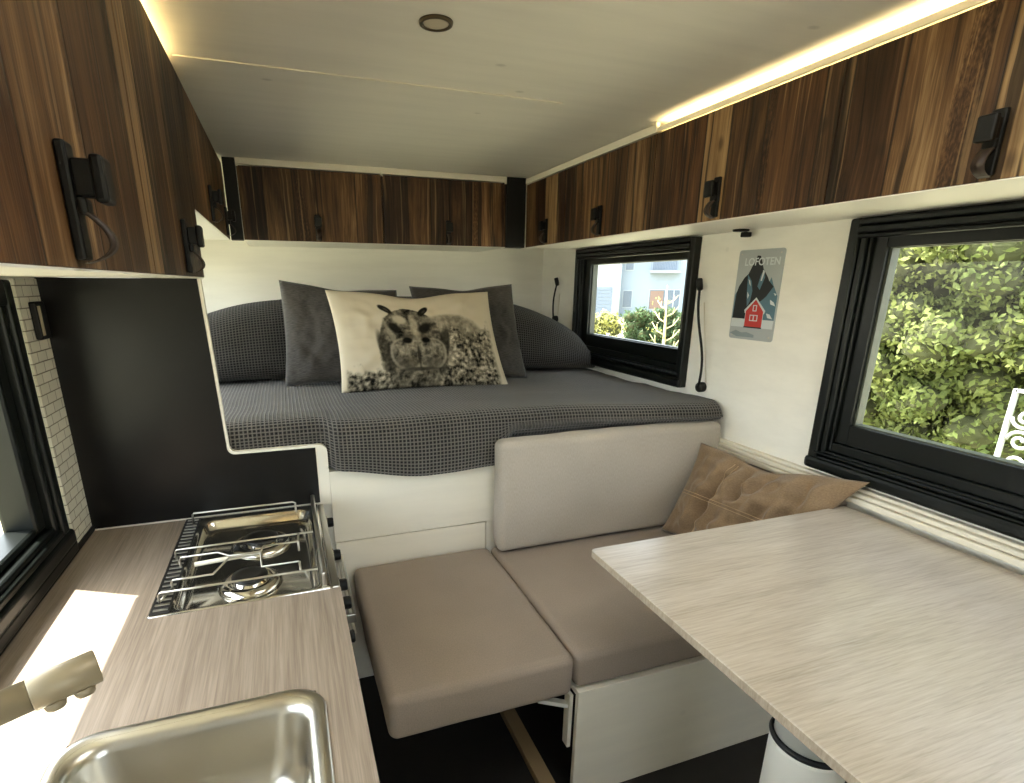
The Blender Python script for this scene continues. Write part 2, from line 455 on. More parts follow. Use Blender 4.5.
# windows ---------------------------------------------------------------------------
def right_window(name, y0, y1, z0, z1, side, far, top, bottom, label):
    r = bpy.data.objects.new(name, None); COL.objects.link(r); r.location = (XR, (y0+y1)/2, z0); struct(r, label, 'window')
    x = 1.597
    m = MB(); m.ring(x, 1.655, y0, y1, z0, z1, .034, .022, .045, .006)
    m.ring(x+.010, 1.655, y0+.034, y1-.034, z0+.045, z1-.022, .018, .014, .02, .004)
    m.ring(x+.022, 1.660, y0+.052, y1-.052, z0+.065, z1-.036, .010, .012, .03, .004)
    m.obj('window_frame', FRAME, r)
    # deep dark reveal
    a = .056
    m = MB(); m.ring(1.632, 1.682, y0+a, y1-a, z0+.095, z1-.048, side-a-.008, top-.048, bottom-.095, .002, 0, far-a-.008)
    m.obj('sash', FRAME, r)
    m = MB(); m.ring(1.646, 1.676, y0+side-.008, y1-far+.008, z0+bottom, z1-top, .0075, .002, .004, .0)
    m.obj('sash_edge', SASHEDGE, r)
    # blind cassette with its slim rails
    m = MB()
    for k, (dx, h) in enumerate(((.004, .016), (-.002, .018), (.006, .012))):
        zz = z1-.004-k*.02
        m.box(x-.006+dx, 1.62, y0+.03, y1-.03, zz-h, zz, .004)
    m.obj('blind_cassette', FRAME, r)
    m = MB(); m.box(x-.004, 1.612, y0+.02, y1-.02, z0+.052, z0+.060, .003); m.box(x-.010, 1.61, y0-.004, y1+.004, z0, z0+.040, .012)
    m.obj('sill_rail', FRAME, r)
    MB().box(1.660, 1.664, y0+side-.004, y1-far+.004, z0+bottom-.004, z1-top+.004).obj('pane', GLASS_R, r)
    return r
right_window('window_1', .215, 1.283, .865, 1.628, .108, .108, .083, .158, 'black framed window beside the table')
right_window('window_2', 1.952, 2.957, 1.01, 1.628, .072, .128, .083, .158, 'black framed window beside the bed')
r = bpy.data.objects.new('window_3', None); COL.objects.link(r); r.location = (XL, .85, .79); struct(r, 'black framed window above the worktop', 'window')
m = MB(); m.ring(-.645, -.572, .06, 1.582, .825, 1.444, .034, .055, .02, .006)
m.ring(-.66, -.582, .145, 1.549, .84, 1.40, .02, .015, .02, .006)
m.ring(-.67, -.60, .165, 1.533, .86, 1.395, .05, .022, .02, .008)
m.obj('window_frame', FRAME, r)
m = MB(); m.box(-.594, -.566, .05, 1.60, .786, .828, .012, seg=4); m.box(-.594, -.572, .03, 1.61, .758, .786, .004); m.obj('sill_rail', FRAME, r)
MB().box(-.658, -.654, .21, 1.487, .875, 1.375).obj('pane', GLASS_L, r)

r = bpy.data.objects.new('window_added_bed', None); COL.objects.link(r); r.location = (XL, 2.6, 1.03); struct(r, 'unseen black framed window added on the left to light the bed', 'window')  # window added out of view to bring light to the bed end
m = MB(); m.ring(-.655, -.575, 1.85, 3.36, 1.03, 1.622, .05, .04, .05, .006); m.obj('window_frame', FRAME, r)
MB().box(-.652, -.648, 1.89, 3.32, 1.07, 1.59).obj('pane', GLASS_L, r)

# ------------------------------------------------------------------ overhead cabinets
def frame_of(side):
    """(origin, along, normal) -> maps (a, n, z) to world"""
    if side == 'L': return lambda a, n, z: Vector((-.2+n, a, z))
    if side == 'R': return lambda a, n, z: Vector((1.3-n, a, z))
    return lambda a, n, z: Vector((a, 3.0-n, z))
def fbox(m, F, a0, a1, n0, n1, z0, z1, bev=0., mat=0):
    p, q = F(a0, n0, z0), F(a1, n1, z1)
    return m.box(min(p.x, q.x), max(p.x, q.x), min(p.y, q.y), max(p.y, q.y), z0, z1, bev, mat)
def cabinet(side, a0, a1, z0, z1, depth, ha, label, group='overhead cabinets with reclaimed wood doors', flip=1):
    F = frame_of(side); g = .0008
    c = F((a0+a1)/2, -depth/2, z0)
    t = thing('overhead_cabinet', label, 'cabinet', c, group)
    m = MB()
    fbox(m, F, a0+g, a1-g, -depth, -.019, z0+.001, z0+.015); fbox(m, F, a0+g, a1-g, -depth, -.019, z1-.015, z1-.001)
    fbox(m, F, a0+g, a0+.015, -depth, -.019, z0+.015, z1-.015); fbox(m, F, a1-.015, a1-g, -depth, -.019, z0+.015, z1-.015)
    fbox(m, F, a0+g, a1-g, -depth, -depth+.006, z0+.015, z1-.015)
    fbox(m, F, a0+g, a1-g, -.0185, -.001, z0+.001, z0+.0036)
    m.obj('carcass', WHITE, t)
    m = MB(); fbox(m, F, a0+.0015, a1-.0015, -.018, 0, z0+.004, z1-.002, .0012)
    off = {'L': 0., 'R': 7.3, 'B': 15.1}[side]
    if side == 'B': m.worlduv(lambda co, n: (co.x+off + (0 if abs(n.y) > .5 else co.y), co.z))
    else: m.worlduv(lambda co, n: (co.y+off + (0 if abs(n.x) > .5 else co.x), co.z))
    d = m.obj('door', WOOD, t)
    # latch: back plate, push block and leather pull
    zb = z0+.008
    m = MB()
    fbox(m, F, ha-.013, ha+.013, .0005, .011, zb+.004, zb+.118, .003)
    fbox(m, F, ha-.011, ha+.011, .011, .030, zb+.066, zb+.102, .003)
    fbox(m, F, ha-.017, ha+.017, .029, .042, zb+.060, zb+.106, .004)
    fbox(m, F, ha-.0125, ha+.0125, .010, .020, zb+.048, zb+.066, .004)
    h = m.obj('handle', BLACK, d)
    m = MB(); pts = []
    for k in range(13):
        s = k/12; a = PI*s
        pts.append((.012 + .026*math.sin(a)**.8, zb+.056 - .054*s - .006*math.sin(a)))
    for s_ in (-1, 1):
        pass
    loops = []
    for (n_, z_) in pts:
        loops.append([F(ha-.011, n_, z_), F(ha+.011, n_, z_), F(ha+.011, n_-.004, z_-.0015), F(ha-.011, n_-.004, z_-.0015)])
    m.loft(loops); m.obj('pull_strap', LEATHER, d)
    return t
dL = .39
cabinet('L', .30, 1.13, 1.45, 1.955, dL, .73, 'low wood-fronted cabinet above the worktop, nearest with large black latch')
cabinet('L', 1.13, 1.80, 1.45, 1.955, dL, 1.50, 'low wood-fronted cabinet directly above the black panel')
cabinet('L', 1.801, 2.50, 1.628, 1.955, dL, 2.24, 'shallow wood-fronted cabinet on the left wall, starting behind the black panel')
cabinet('L', 2.50, 2.985, 1.628, 1.955, dL, 2.83, 'shallow wood-fronted cabinet on the left wall at the dark corner')
cabinet('B', -.141, .522, 1.63, 1.954, .4492, .20, 'dark wood-fronted cabinet over the bed, left of the pair')
cabinet('B', .522, 1.186, 1.63, 1.954, .4492, .86, 'dark wood-fronted cabinet over the bed, right of the pair')
cabinet('R', .42, 1.128, 1.63, 1.95, .325, .775, 'wood-fronted cabinet above the table window with square black latch')
cabinet('R', 1.128, 1.85, 1.63, 1.95, .325, 1.51, 'wood-fronted cabinet on the right wall above the poster')
cabinet('R', 1.85, 2.53, 1.63, 1.95, .325, 2.20, 'dark red-brown wood-fronted cabinet above the bed window')
cabinet('R', 2.53, 2.985, 1.63, 1.95, .325, 2.72, 'dark wood-fronted cabinet on the right wall at the corner')
cabinet('R', -.30, .419, 1.63, 1.95, .325, .06, 'wood-fronted cabinet on the right wall closest to the entrance')
# dark corner posts
struct(MB().box(-.197, -.143, 3.002, 3.06, 1.632, 1.983, .002).obj('trim_6', BLACK), 'black corner post between left and rear cabinets', 'corner post')
struct(MB().box(1.188, 1.298, 2.992, 3.06, 1.632, 1.983, .002).obj('trim_7', BLACK), 'black corner post between rear and right cabinets', 'corner post')
# white rails over the cabinets
m = MB(); m.box(-.141, .519, 2.994, 3.012, 1.956, 1.984, .002); m.box(.525, 1.186, 2.994, 3.012, 1.956, 1.984, .002)
m.box(-.141, -.132, 2.990, 3.0, 1.948, 1.984, .001); m.box(1.176, 1.186, 2.990, 3.0, 1.948, 1.984, .001); m.box(.515, .529, 2.990, 3.0, 1.946, 1.984, .001)
struct(m.obj('trim_8', TRIMW), 'white rail above the rear cabinet doors', 'trim')
m = MB(); m.box(1.295, 1.304, 1.862, 2.99, 1.952, 1.978, .001); struct(m.obj('trim_9', TRIMW), 'thin white rail above the cabinets over the bed window', 'trim')
m = MB(); m.box(1.294, 1.300, -.3, 1.858, 1.951, 1.966, .001); m.box(1.290, 1.306, 1.846, 1.860, 1.951, 1.984, .001)
struct(m.obj('trim_10', TRIMW), 'white lip in front of the glowing light strip', 'trim')
# LED strips
def led(x0, x1, y0, y1, label):
    t = thing('light_strip', label, 'light strip', ((x0+x1)/2, (y0+y1)/2, 1.9505), 'warm light strips above the cabinets')
    m = MB(); m.box(x0-.004, x1+.004, y0, y1, 1.9508, 1.9575, .0005); m.obj('channel', TRIMW, t)
    MB().box(x0, x1, y0+.01, y1-.01, 1.9576, 1.9605).obj('diffuser', LEDMAT, t)
led(1.314, 1.322, -.28, 1.84, 'glowing warm light strip along the top of the right cabinets')
t = thing('light_strip', 'glowing warm light strip along the top of the left cabinets', 'light strip', (-.25, 1.0, 1.956), 'warm light strips above the cabinets')
MB().box(-.262, -.242, .32, 1.78, 1.9555, 1.9585, .0005).obj('channel', TRIMW, t)
MB().box(-.258, -.246, .33, 1.77, 1.9586, 1.9615).obj('diffuser', LEDMAT, t)
# ceiling spot
t = thing('ceiling_light', 'round flush ceiling spot with dark metal rim', 'ceiling light', (.374, 1.377, ZC))
MB().lathe((.374, 1.377, ZC), [(.028, -.0005), (.028, -.005), (.031, -.007), (.036, -.006), (.0375, -.0005)], 40).obj('rim', simple('bronze_rim', srgb(92,80,62), .35, .8), t)
MB().lathe((.374, 1.377, ZC), [(.0275, -.0005), (.0275, -.004), (.02, -.0045), (.001, -.0045)], 40).obj('lens', LAMPLENS, t)

# ------------------------------------------------------------------ kitchen
t = thing('kitchen_unit', 'white base cabinet under the oak worktop', 'cabinet', (-.26, .8, 0))
m = MB(); m.box(-.594, .045, -.3, .42, .10, .707); m.box(-.594, .045, .90, 1.195, .10, .707); m.box(-.594, -.42, .42, .9, .10, .707); m.box(.025, .045, .42, .9, .10, .707)
m.box(-.594, -.36, 1.195, 1.775, .10, .60); m.box(-.36, .045, 1.195, 1.775, .10, .14)
m.obj('carcass', WHITE, t)
MB().box(-.594, .0, -.3, 1.775, .0005, .10).obj('plinth', RUBBER, t)
for k, (y0, y1, z0, z1) in enumerate(((-.297, .62, .105, .70), (.624, 1.193, .105, .335), (.624, 1.193, .339, .55), (.624, 1.193, .554, .70))):
    d = MB().box(.0455, .062, y0, y1, z0, z1, .0015).obj('door' if k == 0 else 'drawer', WHITE, t)
    ky = (y0+y1)/2 if k == 0 else 1.12; kz = z1-.035
    MB().lathe((.062, ky, kz), [(.008, .0002), (.008, .010), (.014, .012), (.015, .02), (.012, .023)], 20, ax=((0,1,0),(0,0,1),(1,0,0))).obj('knob', BLACK, d)

HX0, HX1, HY0, HY1 = -.344, .068, 1.218, 1.776
SX0, SX1, SY0, SY1 = -.402, .006, .43, .886
m = MB(); zt, zb = .74, .709
m.box(XL+.0005, SX0+.015, .0, HY0, zb, zt); m.box(SX1-.015, .0675, .0, HY0, zb, zt, 0)
m.box(SX0+.015, SX1-.015, .0, SY0+.015, zb, zt); m.box(SX0+.015, SX1-.015, SY1-.015, HY0, zb, zt)
m.box(XL+.0005, HX0, HY0, HY1, zb, zt)
tag(m.obj('worktop', WORKTOP), 'light oak worktop under the left window', 'worktop')

# sink
t = thing('sink', 'stainless steel inset sink at the near end of the worktop', 'sink', (-.2, .66, .74))
m = MB()
B = lambda i, z, r: rrect(SX0+i, SX1-i, SY0+i, SY1-i, r, z, 8)
m.loft([B(0,.7405,.062), B(.001,.7425,.062), B(.006,.7445,.058), B(.014,.7435,.052), B(.018,.742,.05)], cap0=False, cap1=False)
m.obj('rim', STEEL, t)
m = MB()
m.loft([B(.0182,.7419,.05), B(.024,.740,.05), B(.030,.734,.05), B(.034,.722,.052), B(.042,.64,.058), B(.048,.61,.06), B(.060,.594,.06), B(.085,.588,.05), B(.15,.586,.03)], cap0=False, cap1=True)
m.obj('bowl', STEEL, t)
m = MB(); m.lathe((-.2, .66, .5865), [(.04, 0), (.04, .002), (.034, .003), (.03, .001), (.001, .0012)], 32); m.obj('drain', CHROME, t)

# tap
t = thing('tap', 'sand-coloured pull-out tap reaching over the sink', 'tap', (-.50, .632, .74))
d = Vector((.087, .040, .006)).normalized(); e = Vector((-.271, .735, .963))
s0 = e - d*.285
MB().lathe((s0.x, s0.y, .7402), [(.027, 0), (.027, .006), (.021, .012), (.019, .05), (.019, .2)], 28).obj('column', TAPMAT, t)
MB().tube([(s0.x, s0.y, .92), (s0.x, s0.y, .94), s0+d*.012+Vector((0,0,.004)), s0+d*.03, s0+d*.10, e-d*.072], .0195, 20).obj('spout', TAPMAT, t)
sh = MB(); sh.cyl(e-d*.0715, e, .0216, .0216, 32, bev=.0015); sh = sh.obj('spray_head', TAPMAT, t)
dn = Vector((.1, -.35, -1)).normalized(); dn = (dn - d*dn.dot(d)).normalized()
for q, nm in ((.052, 'spray_button'), (.021, 'spray_nozzle')):
    p = e - d*q + dn*.019
    MB().cyl(p, p+dn*.011, .0125, .0105, 20, bev=.002).obj(nm, TAPMAT, sh)
p = Vector((s0.x, s0.y, .85)); q_ = Vector((-.02, -.05, .02))
MB().tube([p, p+q_*.6, p+q_], [.008, .007, .006], 12).obj('lever', TAPMAT, t)

# cooker -----------------------------------------------------------------------------
t = thing('cooker', 'stainless two-burner gas cooker set into the worktop', 'cooker', (-.14, 1.5, .1))
Hb = lambda i, z, r, l=0.: rrect(HX0+.052+i+l, .020-i, HY0+.012+i, HY1-.035-i, r, z, 6)
m = MB()
O = lambda i, z, r: rrect(HX0+.001+i, .046-i, HY0+.001+i, HY1-.004-i, r, z, 6)
m.loft([O(0,.737,.004), O(0,.7425,.004), O(.002,.7435,.004), Hb(-.006,.7435,.032), Hb(0,.742,.03), Hb(.006,.735,.03), Hb(.010,.718,.03), Hb(.022,.7135,.025), Hb(.10,.7145,.02)], cap0=False)
m.obj('hob_tray', CHROME, t)
m = MB(); m.box(HX0+.004, HX0+.044, HY0+.006, HY1-.01, .7437, .7452, .0005); v_ = m.obj('vent_strip', DARKVENT, t)
m = MB()
for k in range(24):
    y = HY0+.016+k*.0222; m.box(HX0+.010, HX0+.040, y, y+.008, .7454, .7478, .0008)
m.obj('slats', STEEL, v_)
for bi, (bx, by, br) in enumerate(((-.122, 1.572, .047), (-.142, 1.352, .043))):
    bo = MB().lathe((bx, by, .7146), [(br*1.75, 0), (br*1.75, .003), (br*1.55, .012), (br*1.3, .016), (br*1.08, .008), (br*.92, .008), (br*.90, .018), (br*.7, .019)], 44).obj('burner', CHROME, t)
    MB().lathe((bx, by, .7338), [(br*.95, 0), (br, .003), (br*.98, .008), (br*.6, .011), (br*.5, .009), (.001, .009)], 40).obj('burner_cap', BURNERCAP, bo)
gz = .772
def rod(m, pts): m.tube(pts, .0027, 8)
m = MB()
xl, xr = HX0+.03, .012
for (y, dy) in ((1.262, .0), (1.612, .0)):
    pass
for ya, yb, yj in ((1.268, 1.322, 1.40), (1.490, 1.440, 1.41)):
    rod(m, [(xl-.012, ya, .744), (xl-.012, ya, gz-.006), (xl-.008, ya, gz), (xl+.1, ya, gz), (xr-.1, ya, gz), (xr+.008, ya, gz)])
    s_ = 1 if yb > ya else -1
    rod(m, [(xl+.006, yb, .744), (xl+.006, yb, gz-.006), (xl+.010, yb, gz), (xl+.095, yb, gz), (xl+.125, yj, gz), (xl+.19, yj, gz), (xl+.20, yj, gz), (xl+.205, yb, gz), (xr-.035, yb, gz), (xr-.033, (yb*2+ya)/3, gz), (xr-.031, ya, gz)])
    rod(m, [(xl-.010, ya, .752), (xl+.006, yb, .752)]); rod(m, [(xr-.033, yb, gz), (xr-.033, yb, .744)])
m.obj('pan_support', STEEL, t)
m = MB(); m.tube([(-.27, 1.405, .764), (-.115, 1.420, .764)], .0058, 12); m.obj('support_bar', TRIMW, t)
rod_ = MB(); rod_.tube([(HX0+.03, 1.722, .744), (HX0+.03, 1.722, .775), (HX0+.034, 1.722, .779), (-.03, 1.722, .779), (-.022, 1.722, .775), (-.022, 1.722, .744)], .003, 8); rod_.obj('rear_guard', STEEL, t)
m = MB(); m.box(.026, .038, HY0+.006, HY1-.012, .7436, .782, .004); m.obj('front_rail', STEEL, t)
MB().box(.047, .0655, HY0+.004, HY1-.004, .60, .742, .003).obj('front_panel', STEEL, t)
MB().box(-.33, .047, HY0+.006, HY1-.006, .15, .712, .004).obj('oven_body', DARKVENT, t)
od = MB().box(.048, .064, HY0+.006, HY1-.008, .16, .596, .004).obj('oven_door', STEEL, t)
m = MB(); m.box(.0645, .066, HY0+.06, HY1-.06, .23, .50, .0005); m.obj('oven_window', BLACKFACE, od)
m = MB(); m.tube([(.064, 1.27, .565), (.092, 1.27, .565), (.096, 1.275, .565), (.096, 1.70, .565), (.092, 1.705, .565), (.064, 1.705, .565)], .005, 10); m.obj('oven_handle', STEEL, od)
for ky in (1.742, 1.50, 1.325, 1.235):
    k_ = MB().lathe((.0657, ky, .684), [(.020, 0), (.020, .004), (.016, .006), (.0155, .022), (.0135, .025), (.001, .0255)], 24, ax=((0,1,0),(0,0,1),(1,0,0))).obj('knob', BLACK, t)
    MB().lathe((.0657, ky, .684), [(.0208, .0002), (.0215, .0045), (.0202, .0055)], 24, ax=((0,1,0),(0,0,1),(1,0,0)), cap0=False, cap1=False).obj('knob_collar', CHROME, k_)
m = MB(); m.box(.066, .10, 1.222, 1.229, .632, .655, .001); m.box(.094, .10, 1.222, 1.56, .632, .655, .001); m.box(.066, .10, 1.553, 1.56, .632, .655, .001)
m.obj('knob_guard', STEEL, t)

# partition panel -----------------------------------------------------------------------
def arc(cx, cz, r, a0, a1, n=6): return [(cx+r*math.cos(math.radians(a0+(a1-a0)*k/n)), cz+r*math.sin(math.radians(a0+(a1-a0)*k/n))) for k in range(n+1)]
t = thing('partition_panel', 'stepped black splashback panel with a white edge behind the cooker', 'panel', (-.25, 1.79, .742))
white = [(-.594, .735), (.092, .735)] + arc(.066, .916, .026, 0, 90) + arc(-.175, .962, .020, 270, 180) + [(-.2085, 1.4505), (-.594, 1.4505)]
m = MB(); m.prism(white, 'y', 1.781, 1.7995); m.obj('board', WHITE_EDGE, t)
black = [(-.592, .7445), (.056, .7445), (.056, .934)] + arc(-.180, .956, .022, 270, 180) + [(-.2175, 1.4502), (-.592, 1.4502)]
m = MB(); m.prism(black, 'y', 1.7785, 1.7808); m.obj('black_face', BLACKFACE, t)
# switch on the tiles
t = thing('wall_switch', 'small black rocker switch on the white tile strip', 'switch', (XL, 1.72, 1.345))
MB().box(XL+.0065, XL+.022, 1.69, 1.752, 1.300, 1.392, .004).obj('plate', BLACK, t)
MB().box(XL+.022, XL+.0235, 1.696, 1.712, 1.310, 1.382, .0005).obj('rocker', simple('beige_rocker', srgb(186,172,146), .4), t)

# ------------------------------------------------------------------ bed
t = thing('bed_base', 'whitewashed plywood bed platform behind the seats', 'bed base', (.6, 2.6, 0))
m = MB(); m.box(.0925, XR-.001, 1.782, 1.80, .589, .845, .001); m.box(.645, XR-.001, 1.782, 1.80, .0005, .5885, .0)
m.obj('front_panel', PANEL, t)
m = MB(); m.box(XL+.001, XR-.001, 1.802, YB-.001, .0005, .845); m.obj('platform', WHITE, t)
MB().box(.0955, .6415, 1.7825, 1.80, .02, .5855, .001).obj('hatch_panel', PANEL, t)

def smooth(a, b, x):
    x = max(0, min(1, (x-a)/(b-a))); return x*x*(3-2*x)
def sweep(sections, us):
    """closed sections swept along x with arc-length UVs"""
    m = MB(); n = len(sections[0]); loops = []
    for sec, x in zip(sections, us): loops.append([Vector((x, y, z)) for y, z in sec])
    R = [[m.bm.verts.new(p) for p in lp] for lp in loops]
    arcl = []
    for lp in loops:
        s = [0.]
        for i in range(n): s.append(s[-1] + (lp[(i+1) % n]-lp[i]).length)
        arcl.append(s)
    ref = arcl[len(arcl)//2]
    for k in range(len(R)-1):
        for i in range(n):
            j = (i+1) % n
            f = m.bm.faces.new((R[k][i], R[k][j], R[k+1][j], R[k+1][i])); f.smooth = True
            for lp, uv in zip(f.loops, ((us[k], ref[i]), (us[k], ref[i+1]), (us[k+1], ref[i+1]), (us[k+1], ref[i]))): lp[m.uv].uv = uv
    m.bm.faces.new(R[0][::-1]); m.bm.faces.new(R[-1])
    return m
def mattress():
    us = [XL+.004+(XR-.006-XL)*k/110 for k in range(111)]
    us = [u for u in us if u < 1.56] + [1.57+.053*math.sin(PI/2*k/8) for k in range(9)]
    secs = []
    for x in us:
        w = noise.noise(Vector((x*3.1, 1.7, 0)))*.012
        free = smooth(.085, .125, x)
        yf = 1.812*(1-free) + 1.748*free
        yf += .012*smooth(.5, .7, x)*(1-smooth(.9, 1.3, x)) - .062*smooth(1.0, 1.58, x)
        corner = smooth(1.585, 1.625, x)
        yf += .035*(1-math.sqrt(max(0, 1-corner**2)))
        zb_ = .853 - (.050*smooth(.08, .42, x)-.006*smooth(.42, .66, x))*(1-smooth(.68, .74, x)) + .075*smooth(.68, .74, x)
        zb_ = zb_ if x > .08 else .853
        zt_ = 1.0 + w*.6 - .02*smooth(.7, 1.5, x)
        sec = [(YB-.03, .852), (2.6, .852), (1.86, .852), (1.835 if x < .1 else 1.84, .852)]
        if x >= .1: sec += [(1.778, .8535 if zb_ < .852 else zb_), (1.776, min(zb_+.004, zb_+.004))]
        else: sec += [(1.83, .8525), (1.825, .853)]
        # rounded front
        hb = (zt_+.016)-zb_
        for k in range(15):
            s = k/14
            if s < .14: a = s/.14; y_ = yf+.014*(1-math.sin(a*PI/2)); z_ = zb_+.012*(1-math.cos(a*PI/2))
            elif s < .55: a = (s-.14)/.41; y_ = yf-.008*math.sin(a*PI); z_ = zb_+.012 + (hb-.012-.05)*a
            else: a = (s-.55)/.45; y_ = yf+.06*(1-math.cos(a*PI/2)); z_ = zt_+.016-.05+.05*math.sin(a*PI/2)
            sec.append((y_ + noise.noise(Vector((x*5, z_*7, 3)))*.004, z_))
        for k in range(1, 41):
            s = k/40; y_ = yf+.06+(YB-.035-yf-.06)*s
            z_ = zt_+.016*(1-smooth(0, .25, s)) + .007*noise.noise(Vector((x*2.2, y_*5, 8))) + .004*noise.noise(Vector((x*4+y_*3, y_*11, 2)))
            sec.append((y_, z_))
        sec.append((YB-.032, .96)); secs.append(sec)
    m = sweep(secs, us)
    return tag(m.obj('mattress', WAFFLE), 'mattress under a charcoal waffle-weave cover on the bed platform', 'mattress')
mattress()
def bolster():
    us = [-.588+(2.206)*k/100 for k in range(101)]
    us = [u for u in us if u < 1.5] + [1.5+.12*math.sin(PI/2*k/14) for k in range(15)]
    secs = []
    for x in us:
        tt = min(1, abs((x-.5)/1.122))
        h = .375*max(.05, (1-tt**3))**.42 + .006*noise.noise(Vector((x*4, 0, 5)))
        z0 = 1.004 - .02*smooth(.9, 1.6, x)
        sec = []
        for k in range(60):
            a = -PI*.5 + 2*PI*k/34
            c, s = math.cos(a), math.sin(a)
            e_ = .62
            cy = math.copysign(abs(c)**e_, c); sz = math.copysign(abs(s)**e_, s)
            yy = 2.86 - cy*.205*(.75+.25*min(1, h/.35)) + .07*(sz*.5+.5) - .02; zz = z0 + h*(.5+.5*sz)
            sec.append((yy + .006*noise.noise(Vector((x*6, zz*6, 1))), zz))
        secs.append(sec)
    m = sweep(secs, us)
    return tag(m.obj('bolster', WAFFLE), 'long charcoal waffle-weave bolster lying across the bed behind the pillows', 'bolster')
bolster()

def pillow_mesh(cor, T, pin=.07, ns=44, nt_=30, wr=.006, seed=0., power=.42, dip=0., creases=()):
    """corners BL, BR, TR, TL seen from the front; front faces along (BR-BL)x(TL-BL)"""
    BL, BR, TR, TL = [Vector(c) for c in cor]
    U = ((BR-BL)+(TR-TL)).normalized(); V = ((TL-BL)+(TR-BR)).normalized(); Nn = U.cross(V).normalized()
    w = ((BR-BL).length+(TR-TL).length)/2; h = ((TL-BL).length+(TR-BR).length)/2
    def P(s, t, side):
        s2 = s*(1-pin*(1-t*t)); t2 = t*(1-pin*1.2*(1-s*s))
        if t > 0: t2 -= dip*t*math.exp(-(s/.35)**2)
        a, b = (s2+1)/2, (t2+1)/2
        p = BL*(1-a)*(1-b)+BR*a*(1-b)+TR*a*b+TL*(1-a)*b
        th = T/2*(max(0, (1-s*s))*max(0, (1-t*t)))**power
        nz = noise.noise(Vector((s*2.6+seed, t*2.6, seed+side*5)))*wr*2 + noise.noise(Vector((s*7+seed, t*5, seed*2)))*wr
        edge = min(1, 3*(1-abs(s)), 3*(1-abs(t)))
        for (s0, t0, s1, t1, dp, wd) in creases:
            ds, dt = s1-s0, t1-t0; k = max(0, min(1, ((s-s0)*ds+(t-t0)*dt)/(ds*ds+dt*dt)))
            dd = math.hypot(s-s0-k*ds, t-t0-k*dt)
            nz -= dp*math.exp(-(dd/wd)**2) - .35*dp*math.exp(-((dd-2.1*wd)/wd)**2)
        return p + Nn*(side*th + nz*max(0, edge))
    m = MB(); uvl = m.uv
    cl = m.bm.loops.layers.color.new('print')
    ss = [math.sin(PI/2*(-1+2*i/ns)) if False else (-1+2*i/ns) for i in range(ns+1)]; ts = [-1+2*j/nt_ for j in range(nt_+1)]
    vf = {}; vb = {}
    for i, s in enumerate(ss):
        for j, t in enumerate(ts):
            vf[i, j] = m.bm.verts.new(P(s, t, 1))
            vb[i, j] = vf[i, j] if i in (0, ns) or j in (0, nt_) else m.bm.verts.new(P(s, t, -1))
    for i in range(ns):
        for j in range(nt_):
            for d, back in ((vf, 0), (vb, 1)):
                q = [(i, j), (i+1, j), (i+1, j+1), (i, j+1)]
                if back: q = q[::-1]
                f = m.bm.faces.new([d[k] for k in q]); f.smooth = True
                for lp, k in zip(f.loops, q): lp[uvl].uv = ((k[0]/ns)*w, (k[1]/nt_)*h)
    m.dims = (ns, nt_, w, h, vf, P)
    return m
def pillow(name, cor, T, mat, label, cat, **kw):
    m = pillow_mesh(cor, T, **kw)
    return tag(m.obj(name, mat), label, cat)
pillow('pillow', [(-.024,2.54,1.005), (.56,2.53,1.005), (.51,2.67,1.41), (-.005,2.67,1.452)], .13, DARKPIL, 'charcoal ribbed pillow on the bed, behind the left end of the hippo pillow', 'pillow', seed=2., pin=.05, dip=.05, wr=.011, creases=((-.9,.9,-.5,.2,.004,.06),(-.8,-.2,-.4,-.6,.004,.06),(-.95,-.8,-.5,-.7,.004,.05)))
pillow('pillow', [(.60,2.53,1.005), (1.135,2.54,.985), (1.092,2.67,1.44), (.570,2.67,1.428)], .13, DARKPIL, 'charcoal ribbed pillow on the bed, behind the right end of the hippo pillow', 'pillow', seed=5., pin=.05, dip=.06, wr=.011, creases=((.9,.9,.6,.2,.004,.06),(.95,-.6,.6,-.4,.005,.06),(.9,-.9,.6,-.75,.010,.05)))

